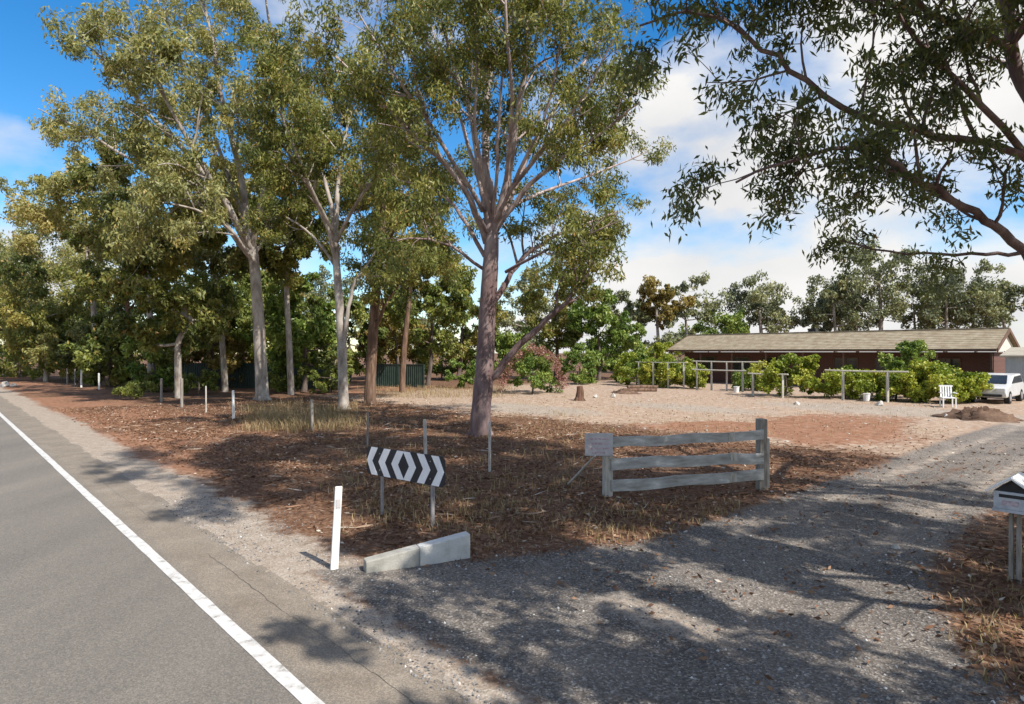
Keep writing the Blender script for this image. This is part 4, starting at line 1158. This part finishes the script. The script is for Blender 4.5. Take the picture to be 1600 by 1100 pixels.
for i, (lab, t, s, rd, npf, sd) in enumerate(vines):
    rd = (rd[0] * 1.25, rd[1] * 1.1, rd[2] * .98)
    shrub('vine', lab, ts(t, s), rd, npf + 6, .5, 'leaf_vine' if i not in (3, 9) else 'leaf_green', sd, 10000, .14, .10, cat='vine', hc=rd[2] * 1.05 + (.3 if i == 3 else 0))

# ------------------------------------------------------------------ parked white car beside the house (nose toward the road)
cb = ts(7.55, 39.6)
car = empty('parked_car', cb, math.atan2(-ND[1], -ND[0]))   # local x = forward
tag(car, 'white car parked at the right end of the house behind the vines', 'car')
prof = [(-2.05, .32), (2.0, .32), (2.08, .5), (2.02, .78), (1.15, .92), (.45, 1.36), (-1.1, 1.42), (-1.85, 1.0), (-2.1, .9)]
m_ = MB(); m_.prism(prof, (0, 1.64, 0), (0, -.82, 0)); m_.build('body', M['car_white'], car, bevel=.06)
m_ = MB(); m_.add([(1.10, -.66, .975), (1.10, .66, .975), (.51, .58, 1.345), (.51, -.58, 1.345), (1.13, -.66, .99), (1.13, .66, .99), (.53, .58, 1.36), (.53, -.58, 1.36)], [(4, 5, 6, 7), (0, 3, 2, 1), (0, 1, 5, 4), (1, 2, 6, 5), (2, 3, 7, 6), (3, 0, 4, 7)]); m_.build('windscreen', M['glass'], car)
for sgn in (-1, 1):
    m_ = MB(); m_.prism([(.95, .98), (.42, 1.3), (-1.0, 1.34), (-1.55, 1.0)], (0, .02 * sgn, 0), (0, .822 * sgn, 0)); m_.build('side_window', M['glass'], car)
    m_ = MB(); m_.box((2.05, .58 * sgn, .68), (.08, .36, .16)); m_.build('headlight', M['lamp'], car)
    for x in (-1.3, 1.3):
        m_ = MB(); a = [(x, .62 * sgn, .31), (x, .84 * sgn, .31)]; m_.tube(a, [.31, .31], 18); wh = m_.build('wheel', M['rubber'], car)
        m_ = MB(); m_.tube([(x, .842 * sgn, .31), (x, .855 * sgn, .31)], [.19, .18], 14); m_.build('rim', M['galv'], wh)
m_ = MB(); m_.box((2.08, 0, .42), (.06, 1.3, .12)); m_.build('grille', M['mail_dark'], car)

# white plastic chair by the vines
ch = empty('garden_chair', ts(8.2, 33.9), rzh + .5)
tag(ch, 'white plastic garden chair in front of the last vines', 'chair')
for x in (-.24, .24):
    for y in (-.24, .24):
        m_ = MB(); m_.box((x, y, .21), (.05, .05, .44)); m_.build('leg', M['plastic'], ch)
m_ = MB(); m_.box((0, 0, .445), (.54, .54, .04)); m_.build('seat', M['plastic'], ch)
m_ = MB()
for k in range(5): m_.box((-.2 + k * .1, .27 + .02, .7), (.06, .03, .48), rx=-.15)
m_.box((0, .33, .96), (.54, .035, .07)); m_.build('backrest', M['plastic'], ch)
for x in (-.27, .27):
    m_ = MB(); m_.box((x, 0, .66), (.05, .5, .04)); m_.build('armrest', M['plastic'], ch)
# white buckets under the vines
for lab, t, s in [('white bucket under the tall trellis', 19.9, 36.6), ('white bucket behind the pale trellis rail', 12.1, 35.4)]:
    bk = empty('bucket', ts(t, s)); tag(bk, lab, 'bucket', 'white buckets under the vines')
    m_ = MB(); m_.tube([(0, 0, 0), (0, 0, .36)], [.14, .17], 14); m_.build('body', M['plastic'], bk)
    m_ = MB(); m_.tube([(0, 0, .361), (0, 0, .385)], [.185, .185], 14); m_.build('rim', M['plastic'], bk)

# soil heap by the driveway end
def mound(name, label, c, rx, ry, h, mat, seed, cat):
    rngm = np.random.default_rng(seed)
    nr, na = 12, 28
    V = [(0, 0, h)]
    for i in range(1, nr + 1):
        f = i / nr
        for j in range(na):
            a = j * 2 * math.pi / na
            k = 1 + .18 * math.sin(a * 3 + seed) + .08 * rngm.normal()
            V.append((math.cos(a) * rx * f * k, math.sin(a) * ry * f * k, h * (1 - f ** 1.6) * (1 + .2 * rngm.normal()) - .06 * f))
    tri = np.array([(0, 1 + j, 1 + (j + 1) % na) for j in range(na)])
    q = np.array([(1 + (i - 1) * na + j, 1 + i * na + j, 1 + i * na + (j + 1) % na, 1 + (i - 1) * na + (j + 1) % na) for i in range(1, nr) for j in range(na)])
    o = mesh_np(name, V, [tri, q], mat, smooth=False)
    o.location = [float(x) for x in c]
    o.rotation_euler[2] = rzh
    tag(o, label, cat)
    return o


mc = gbase(1535, 655)
mound('soil_heap', 'low brown heap of soil beside the far driveway', mc, 1.5, .9, .42, M['soil'], 5, 'soil heap')
mound('soil_heap', 'small rubble mound beside the timber stack in the yard', gbase(975, 615), 1.2, .7, .28, M['soil'], 6, 'soil heap')

# stump, timber stack, stones
sp = gbase(905, 626)
st = empty('tree_stump', sp); tag(st, 'dark charred tree stump standing in the sandy yard', 'stump')
pl, rr = smooth_poly([(0, 0, -.1), (.02, 0, .2), (.05, 0, .5), (.02, .02, .78)], [.3, .22, .19, .15], 3)
m_ = MB(); m_.tube(pl, rr, 11); m_.build('trunk', M['stump'], st)
for a in (0.4, 2.3, 4.1):
    m_ = MB(); m_.tube([(.15 * math.cos(a), .15 * math.sin(a), .16), (.42 * math.cos(a), .42 * math.sin(a), -.04)], [.1, .03], 6); m_.build('root', M['stump'], st)
lp = gbase(1000, 612)
for k, (dx, dy, z, L) in enumerate([(0, 0, .1, 2.2), (.1, .28, .1, 1.9), (.2, .12, .29, 2.0)]):
    lg = MB(); lg.tube([(-L / 2, 0, 0), (0, .03, .01), (L / 2, 0, 0)], [.11, .12, .10], 9)
    o = lg.build('log', M['bark_brown'], None); o.location = [float(lp[0] + dx), float(lp[1] + dy), z]; o.rotation_euler[2] = .15
    tag(o, ['front log of the small timber stack in the yard', 'rear log of the small timber stack in the yard', 'top log of the small timber stack in the yard'][k], 'log', 'logs of the timber stack')
rng = np.random.default_rng(44)


def rock_mesh(r):
    a = np.array([(0, 0, 1), (.9, 0, .1), (.3, .85, .1), (-.7, .55, .1), (-.75, -.5, .1), (.25, -.9, .1), (.5, .1, .8), (-.3, .4, .75), (-.2, -.45, .8), (0, 0, -.5)]) * r
    return a + rng.normal(size=a.shape) * r * .12


rocks = [('white stone lying on the driveway near the mailbox', 1400, 857, .06), ('pale stone lying beside the soil heap', 1478, 652, .16), ('pale stone at the foot of the pale trellis', 1375, 634, .2), ('flat pale stone before the rounded bush', 1245, 632, .18),
         ('pale stone near the charred stump', 930, 622, .16), ('pale stone beside the soil rubble in the yard', 958, 622, .2), ('pale stone at far verge where road meets left edge', 8, 604, .35), ('smaller stone at far verge next to the larger one', 22, 605, .25)]
for lab, u, v, r in rocks:
    import bmesh
    bm = bmesh.new()
    for p in rock_mesh(r): bm.verts.new(p)
    bmesh.ops.convex_hull(bm, input=bm.verts)
    me = bpy.data.meshes.new('stone'); bm.to_mesh(me); bm.free()
    me.materials.append(M['stone'])
    o = bpy.data.objects.new('stone', me); col.objects.link(o)
    g_ = gbase(u, v); o.location = [float(g_[0]), float(g_[1]), float(g_[2]) + r * .2]
    tag(o, lab, 'stone', 'loose pale stones')

# ------------------------------------------------------------------ dark green sheet fence behind the left row
def sheet_fence(label, p0, p1, h, name='sheet_fence', z1=None):
    p0, p1 = np.array(p0, float), np.array(p1, float)
    L = np.linalg.norm((p1 - p0)[:2])
    root = empty(name, (p0[0], p0[1], -.02), math.atan2(p1[1] - p0[1], p1[0] - p0[0]))
    tag(root, label, 'fence')
    n = max(1, int(round(L / 2.35)))
    w = L / n
    for k in range(n):
        m_ = MB()
        pts = []
        nr = 12
        for j in range(nr):
            x0 = k * w + .04 + (w - .08) * j / nr; dx = (w - .08) / nr
            pts += [(x0, 0), (x0 + dx * .35, 0), (x0 + dx * .5, .03), (x0 + dx * .85, .03)]
        pts.append((k * w + w - .04, 0))
        V = [(x, y, .02) for x, y in pts] + [(x, y, h - .05) for x, y in pts]
        q = len(pts)
        m_.add(V, [(i, i + 1, q + i + 1, q + i) for i in range(q - 1)])
        m_.build('panel', M['colorbond'], root)
        m_ = MB(); m_.box((k * w + w / 2, .015, h - .02), (w - .05, .07, .055)); m_.build('top_rail', M['colorbond'], root)
    for k in range(n + 1):
        m_ = MB(); m_.box((k * w, .015, h / 2), (.06, .09, h + .03)); m_.build('fence_post', M['colorbond'], root)
    return root


f0, f1 = at(250, 600, 46), at(520, 605, 43)
sheet_fence('long dark green metal fence behind the left row of gums', f0, f1, 1.75)
f0, f1 = at(583, 603, 47), at(662, 603, 45)
sheet_fence('short dark green metal fence seen between the red-brown trunk and weeping tree', f0, f1, 1.65)

# ------------------------------------------------------------------ boundary fence posts
fp = [  # u of foot, v of foot, v of top, width, material, label
    (765, 738, 662, .06, 'post_pale', 'slim pale fence post directly in front of the big trunk'),
    (665, 712, 657, .085, 'post_pale', 'whitewashed fence post behind the right end of the chevron sign'),
    (574, 697, 645, .06, 'post_wood', 'thin grey fence post behind the left end of the chevron sign'),
    (488, 672, 625, .10, 'post_wood', 'weathered grey fence post standing in dry grass'),
    (365, 655, 611, .10, 'white_paint', 'bright white fence post in front of the grey trunk'),
    (322, 645, 604, .06, 'post_pale', 'narrow pale fence post next left of the bright white one'),
    (284, 636, 592, .13, 'post_wood', 'thick split timber post below the forked white stem'),
    (252, 628, 592, .12, 'post_wood', 'grey timber post left of the thick split timber post'),
    (155, 608, 583, .12, 'white_paint', 'right-hand white post of the distant pair by the verge'),
    (127, 605, 578, .13, 'white_paint', 'left-hand white post of the distant pair by the verge'),
    (117, 603, 577, .11, 'post_wood', 'distant grey post beside the far white pair'),
    (105, 601, 576, .12, 'post_wood', 'most distant grey post in the boundary row'),
]
for (u, v, vt_, w_, mt, lab) in fp:
    g_ = gbase(u, v); h = (v - vt_) * g_[1] / 1000
    m_ = MB()
    lean = random.uniform(-.03, .03)
    pl, rr = smooth_poly([(0, 0, -.15), (lean * .5, 0, h * .5), (lean, 0, h - .01), (lean, 0, h)], [w_ / 2, w_ / 2 * .98, w_ / 2 * .95, w_ / 2 * .7], 2)
    m_.tube(pl, rr, 9)
    o = m_.build('fence_post', M[mt], None)
    o.location = [float(g_[0]), float(g_[1]), float(g_[2]) + .02]
    tag(o, lab, 'fence post', 'posts of the old boundary fence')

# ------------------------------------------------------------------ wing fence at the driveway
pl_, pr_ = gbase(949, 778), gbase(1190, 764)
wf = empty('wing_fence', (pl_[0], pl_[1], 0), math.atan2(pr_[1] - pl_[1], pr_[0] - pl_[0]))
tag(wf, 'weathered three-rail timber fence wing beside the driveway', 'fence')
WL = float(np.linalg.norm((pr_ - pl_)[:2]))
m_ = MB(); m_.box((0, 0, .44), (.15, .13, 1.1), jit=.008); m_.build('post', M['post_pale'], wf, bevel=.008)
m_ = MB(); m_.box((WL, 0, .53), (.16, .15, 1.5), jit=.008); m_.build('post', M['post_wood'], wf, bevel=.008)
m_ = MB(); m_.box((WL + .115, .03, .40), (.06, .12, 1.05), jit=.005); m_.build('post_lit_side', M['post_pale'], wf)  # pale strip added for the sunlit right side of the post
for z, h, dz in ((.99, .17, .02), (.63, .19, -.01), (.25, .19, .03)):
    n = 10; pts = []
    m_ = MB()
    top, bot = [], []
    for i in range(n + 1):
        x = .03 + (WL - .06) * i / n
        zz = z - .03 + dz * i / n * 2 + .012 * math.sin(i * 1.3 + z * 7)
        top.append((x, zz + h / 2 + random.uniform(-.008, .008))); bot.append((x, zz - h / 2 + random.uniform(-.008, .008)))
    m_.prism(bot + top[::-1], (0, .04, 0), (0, -.118 if z != .63 else -.116, 0))
    m_.build('rail', M['rail'], wf, bevel=.005)
m_ = MB(); m_.box((WL * .78, -.135, .62), (.11, .025, .92), jit=.01); 
for (x, z) in ((WL * .77, 1.0), (WL * .785, .64), (WL * .78, .26)):
    m_ = MB(); m_.box((x, -.126, z), (.13, .012, .15), jit=.008); m_.build('patch_plate', M['post_pale'], wf)
# plate on the left post with its prop
sg = empty('notice_plate', (pl_[0], pl_[1], 0), math.atan2(pr_[1] - pl_[1], pr_[0] - pl_[0]) - .25)
tag(sg, 'faded square notice plate fixed on the left post of the rail fence', 'sign')
m_ = MB(); m_.box((-.17, -.2, .945), (.47, .03, .38)); pb = m_.build('board', M['plate'], sg, bevel=.004)
for k, (w_, z) in enumerate(((.34, 1.04), (.28, .96), (.36, .88), (.22, .81))):
    m_ = MB(); m_.box((-.18, -.2165, z), (w_, .003, .035)); m_.build('faded_marking', M['faded_ink'], pb)
gp = gbase(885, 757)
pr2 = empty('timber_prop', (float(gp[0]), float(gp[1]), 0)); tag(pr2, 'thin pale stick propped diagonally against the notice plate', 'stick')
e1 = at(930, 712, 10.75) - [gp[0], gp[1], 0]
m_ = MB(); m_.tube([(0, 0, gp[2] - .02), tuple(e1)], [.024, .02], 6); m_.build('stick', M['post_pale'], pr2)

# ------------------------------------------------------------------ chevron board
zl, zr = at(573, 697, 9.93), at(695, 715, 8.87)
cdir = zr - zl; CL = float(np.linalg.norm(cdir[:2]))
cs_ = empty('chevron_sign', (zl[0], zl[1], 0), math.atan2(cdir[1], cdir[0]))
tag(cs_, 'black and white two-way chevron board on two thin posts', 'sign')
CZ0, CH = .615, .43
m_ = MB()
rr_ = .05
m_.prism([(rr_, CZ0), (CL - rr_, CZ0), (CL, CZ0 + rr_), (CL, CZ0 + CH - rr_), (CL - rr_, CZ0 + CH), (rr_, CZ0 + CH), (0, CZ0 + CH - rr_), (0, CZ0 + rr_)], (0, .012, 0), (0, 0, 0))
bd = m_.build('board', M['sign_black'], cs_)
half = CL / 2; zc = CZ0 + CH / 2; hh = CH / 2 - .004; pt = .13; wd_ = .15
for k in range(3):
    x0 = half - .13 - wd_ - k * (wd_ + .145) + .14
    for sgn in (1, -1):
        def X(v_): return v_ if sgn > 0 else CL - v_
        # chevron pointing outwards on each half
        poly = [(X(x0 - pt), zc), (X(x0), zc - hh), (X(x0 + wd_), zc - hh), (X(x0 + wd_ - pt), zc), (X(x0 + wd_), zc + hh), (X(x0), zc + hh)]
        lim = .012
        poly = [(min(max(x, lim), CL - lim), z) for x, z in poly]
        if sgn < 0: poly = poly[::-1]
        m_ = MB(); m_.prism(poly, (0, -.003, 0), (0, -.0005, 0)); m_.build('chevron_stripe', M['sign_white'], bd)
for x, w_ in ((.32, .05), (CL - .28, .06)):
    m_ = MB(); m_.tube([(x, .04, -.15), (x, .04, .98)], [w_ / 2, w_ / 2], 10); m_.build('post', M['galv'], cs_)

for x in (.32, CL - .28):
    for z in (CZ0 + .09, CZ0 + CH - .09):
        m_ = MB(); m_.tube([(x, -.0045, z), (x, -.012, z)], [.011, .009], 8); m_.build('bolt', M['galv'], bd)
        m_ = MB(); m_.box((x, .0235, z), (.1, .021, .035)); m_.build('bracket', M['galv'], cs_)

# ------------------------------------------------------------------ roadside guide post
gb = gbase(522, 889)
gpst = empty('guide_post', gb, math.atan2(ND[1], ND[0]) - R(15)); tag(gpst, 'slim white roadside guide post on the gravel shoulder', 'guide post')
H = .97
m_ = MB()
V, F = [], []
secs = [(-.1, .044, .02), (.0, .044, .02), (.3, .042, .02), (.6, .041, .018), (.9, .04, .018), (H - .01, .04, .016), (H, .036, .012)]
for z, a, c in secs:
    for x, y in ((-a, -c), (-a * .3, -c * 1.5), (a * .3, -c * 1.5), (a, -c), (a, c), (-a, c)): V.append((x + .05 * z, y - .02 * z, z))
for i in range(len(secs) - 1):
    for j in range(6): F.append((i * 6 + j, i * 6 + (j + 1) % 6, (i + 1) * 6 + (j + 1) % 6, (i + 1) * 6 + j))
F.append(tuple(range(len(V) - 6, len(V))))
m_.add(V, F); m_.build('post', M['white_paint'], gpst, bevel=.003)
m_ = MB(); m_.box((.05 * .78, -.047, .78), (.05, .006, .1)); m_.build('reflector', M['plate'], gpst)

# ------------------------------------------------------------------ concrete headwall
h0, h1 = gbase(572, 896), gbase(735, 873)
hd = empty('culvert_headwall', (h0[0], h0[1], 0), math.atan2(h1[1] - h0[1], h1[0] - h0[0]))
tag(hd, 'low pale concrete block wall at the driveway mouth beside the guide post', 'wall')
HWL = float(np.linalg.norm((h1 - h0)[:2]))
for (x0, x1, za, zb, mt, y_) in ((0, HWL * .5 - .002, .13, .214, 'concrete', 0), (HWL * .5 + .002, HWL, .214, .30, 'concrete_white', -.004)):
    m_ = MB(); m_.prism([(x0, -.2), (x1, -.2), (x1, zb), (x0, za)], (0, .16, 0), (0, y_, 0)); m_.build('block', M[mt], hd, bevel=.012)

# ------------------------------------------------------------------ mailbox
mbp = gbase(1586, 905)
mail = empty('mailbox', mbp, math.atan2(ND[1], ND[0])); tag(mail, 'pale house-shaped mailbox with white gable roof on timber posts', 'mailbox')
# local x runs away from the road, front gable at -x
for y in (-.034, .034):
    m_ = MB(); m_.box((0, y, .34), (.06, .042, .92), jit=.005); m_.build('post', M['post_wood'], mail, bevel=.004)
m_ = MB(); m_.box((.04, 0, .815), (.46, .34, .03)); m_.build('floor_board', M['mail_body'], mail)
m_ = MB(); m_.box((.04, 0, .925), (.44, .32, .19)); bx = m_.build('box', M['mail_body'], mail, bevel=.006)
m_ = MB(); m_.prism([(-.16, 1.02), (.16, 1.02), (0, 1.145)], (.40, 0, 0), (-.16, 0, 0), (0, 1, 0), (0, 0, 1)); m_.build('gable', M['mail_dark'], mail)
for sgn in (-1, 1):
    m_ = MB(); m_.prism([(0, 1.165), (.225 * sgn, 1.0), (.225 * sgn, 1.018), (0, 1.185)], (.52, 0, 0), (-.22, 0, 0), (0, 1, 0), (0, 0, 1)); m_.build('roof', M['mail_roof'], mail)
m_ = MB(); m_.box((-.183, 0, .975), (.004, .22, .035)); m_.build('letter_slot', M['mail_dark'], bx)
m_ = MB(); m_.box((-.183, .01, .90), (.003, .15, .05)); m_.build('faded_marking', M['faded_ink'], bx)

# ------------------------------------------------------------------ ground cover: litter, pebbles, dry grass
rng = np.random.default_rng(5)


def in_drive(t, s):
    return np.minimum(drive_left(s) - t, t - drive_right(s))


def scatter(n, t0, t1, s0, s1, pw=1.6):
    """denser toward the near ground"""
    t = t0 + (t1 - t0) * rng.random(n) ** pw
    s = s0 + (s1 - s0) * rng.random(n) ** pw
    return t, s


t, s = scatter(130000, -3.0, 34, 3.3, 24, 1.35)
k = (in_drive(t, s) < .25 * rng.normal(size=len(t)) - .05) & (rng.random(len(t)) < sstep(3.6, 5.2, s) * (1 - .97 * sstep(15.5, 18, s))) & (fnoise(t, s, 1.3, 91) > .36 + .1 * rng.normal(size=len(t)))
t, s = t[k], s[k]
# a thin sprinkle over the driveway
t2_, s2_ = scatter(1500, .5, 6.5, 4.5, 22, 1.0)
t = np.concatenate([t, t2_]); s = np.concatenate([s, s2_])
n = len(t)
C = t[:, None] * RD + s[:, None] * ND
C[:, 2] = gz(t, s) + .012 + .02 * rng.random(n)
D = rng.normal(size=(n, 3)); D[:, 2] *= .25
dist = np.hypot(C[:, 0], C[:, 1])
lo = leaves_mesh('leaf_litter', C, D, .085, .03, np.clip(rng.normal(.45, .26, n), 0, 1), M['litter'], None, rng, (0, 0, 0))
tag(lo, 'brown fallen gum leaves and bark strewn over the verge', 'leaf litter', kind='stuff')
# fallen twigs and bark strips
n = 2600
t, s = scatter(n, 1, 26, 4.2, 17, 1.2)
k = in_drive(t, s) < -.2
t, s = t[k], s[k]; n = len(t)
C = t[:, None] * RD + s[:, None] * ND; C[:, 2] = gz(t, s) + .03
D = rng.normal(size=(n, 3)); D[:, 2] *= .08
tw = leaves_mesh('fallen_twigs', C, D, .42, .022, rng.random(n), M['litter'], None, rng, (0, 0, 0))
tag(tw, 'thin fallen twigs and bark strips lying in the litter', 'twigs', kind='stuff')

# pebbles on driveway and shoulder
n = 40000
t, s = scatter(n, -1.5, 12, 2.75, 14, 1.3)
ind = in_drive(t, s)
k = ((ind > -.25) | (s < 3.9 + .3 * rng.normal(size=n))) & (fnoise(t, s, 1.0, 95) > .40 + .12 * rng.normal(size=n))
t, s = t[k], s[k]; n = len(t)
C = t[:, None] * RD + s[:, None] * ND; C[:, 2] = gz(t, s)
oct_ = np.array([(1, 0, 0), (0, 1, 0), (-1, 0, 0), (0, -1, 0), (0, 0, .8), (0, 0, -.4)])
r = (.007 + .014 * rng.random(n) ** 2.5)
V = C[:, None, :] + oct_[None] * r[:, None, None] * rng.uniform(.6, 1.3, (n, 6, 1))
oF = np.array([(0, 1, 4), (1, 2, 4), (2, 3, 4), (3, 0, 4), (1, 0, 5), (2, 1, 5), (3, 2, 5), (0, 3, 5)])
F = (oF[None] + (np.arange(n) * 6)[:, None, None]).reshape(-1, 3)
po = mesh_np('loose_pebbles', V.reshape(-1, 3), [F], M['pebble'], fattr={'lv': np.repeat(np.clip(rng.normal(.45, .25, n), 0, 1), 8)})
tag(po, 'loose crushed grey pebbles over the driveway and shoulder', 'gravel', kind='stuff')


n = 1500
t = rng.uniform(4.5, 34, n); s = 16.5 + 21 * rng.random(n)
k = (fnoise(t, s, 3.0, 97) > .44 + .08 * rng.normal(size=n)) & (in_drive(t, s) < -.2)
t, s = t[k], s[k]; n = len(t)
C = t[:, None] * RD + s[:, None] * ND; C[:, 2] = gz(t, s)
r = (.015 + .05 * rng.random(n) ** 3)
V = C[:, None, :] + oct_[None] * r[:, None, None] * rng.uniform(.5, 1.4, (n, 6, 1)) * np.array([1.2, 1.2, .8])
F = (oF[None] + (np.arange(n) * 6)[:, None, None]).reshape(-1, 3)
po = mesh_np('yard_rubble', V.reshape(-1, 3), [F], M['stone'], fattr={'lv': np.repeat(rng.random(n), 8)})
tag(po, 'scattered small stones and clods over the sandy yard', 'rubble', kind='stuff')


def grass(name, label, centers, radius, blades, hgt, seed):
    rg = np.random.default_rng(seed)
    c = np.repeat(np.asarray(centers), blades, axis=0)
    n = len(c)
    off = rg.normal(size=(n, 2)) * radius
    x, y = c[:, 0] + off[:, 0], c[:, 1] + off[:, 1]
    t, s = to_ts(x, y)
    z = gz(t, s) - .01
    keep = (in_drive(t, s) < .1) & (s > 3.6)
    x, y, z = x[keep], y[keep], z[keep]; n = len(x)
    B = np.stack([x, y, z], 1)
    h = hgt * rg.uniform(.4, 1.2, n)
    ang = rg.random(n) * 2 * math.pi
    lean = rg.random(n) * .55
    dv = np.stack([np.cos(ang) * lean, np.sin(ang) * lean, np.ones(n)], 1)
    sd = np.stack([-np.sin(ang), np.cos(ang), np.zeros(n)], 1) * (.004 + .004 * rg.random(n))[:, None]
    mid = B + dv * (h * .55)[:, None]
    tip = B + (dv + np.stack([np.cos(ang) * .3, np.sin(ang) * .3, -.1 * np.ones(n)], 1)) * h[:, None]
    V = np.stack([B - sd, B + sd, mid + sd * .8, mid - sd * .8, tip], 1).reshape(-1, 3)
    i = np.arange(n) * 5
    o = mesh_np(name, V, [np.stack([i, i + 1, i + 2, i + 3], 1), np.stack([i + 3, i + 2, i + 4], 1)], M['dry_grass'],
                fattr={'lv': np.concatenate([q := np.clip(rg.normal(.5, .22, n), 0, 1), q])})
    tag(o, label, 'grass', kind='stuff')


def spots(n, fn, seed):
    rg = np.random.default_rng(seed)
    return np.array([fn(rg) for _ in range(n)])


grass('dry_grass', 'tall straw-coloured grass along the old fence line', spots(260, lambda g: gbase(g.uniform(385, 560), g.uniform(634, 674)), 1), .3, 22, .4, 101)
grass('dry_grass', 'short dry grass at the edge of the driveway below the rail fence', spots(110, lambda g: gbase(g.uniform(740, 1150), g.uniform(785, 850)), 2), .16, 11, .13, 102)
grass('dry_grass', 'dry grass tufts around the chevron board posts', spots(70, lambda g: gbase(g.uniform(560, 760), g.uniform(765, 835)), 3), .14, 11, .16, 103)
grass('dry_grass', 'dry grass under the mailbox at the right edge', spots(45, lambda g: gbase(g.uniform(1480, 1640), g.uniform(860, 1060)), 4), .16, 14, .10, 104)
grass('dry_grass', 'pale dry grass strip beyond the trunks in the background', spots(300, lambda g: gbase(g.uniform(580, 800), g.uniform(604, 622)), 5), .4, 16, .28, 105)
grass('dry_grass', 'sparse dry grass over the shaded litter', spots(140, lambda g: gbase(g.uniform(520, 950), g.uniform(640, 770)), 6), .2, 12, .2, 106)
grass('dry_grass', 'thin dry grass patches across the sandy yard', spots(420, lambda g: gbase(g.uniform(790, 1480), 617 + 66 * g.random() ** 1.5), 7), .35, 9, .13, 107)
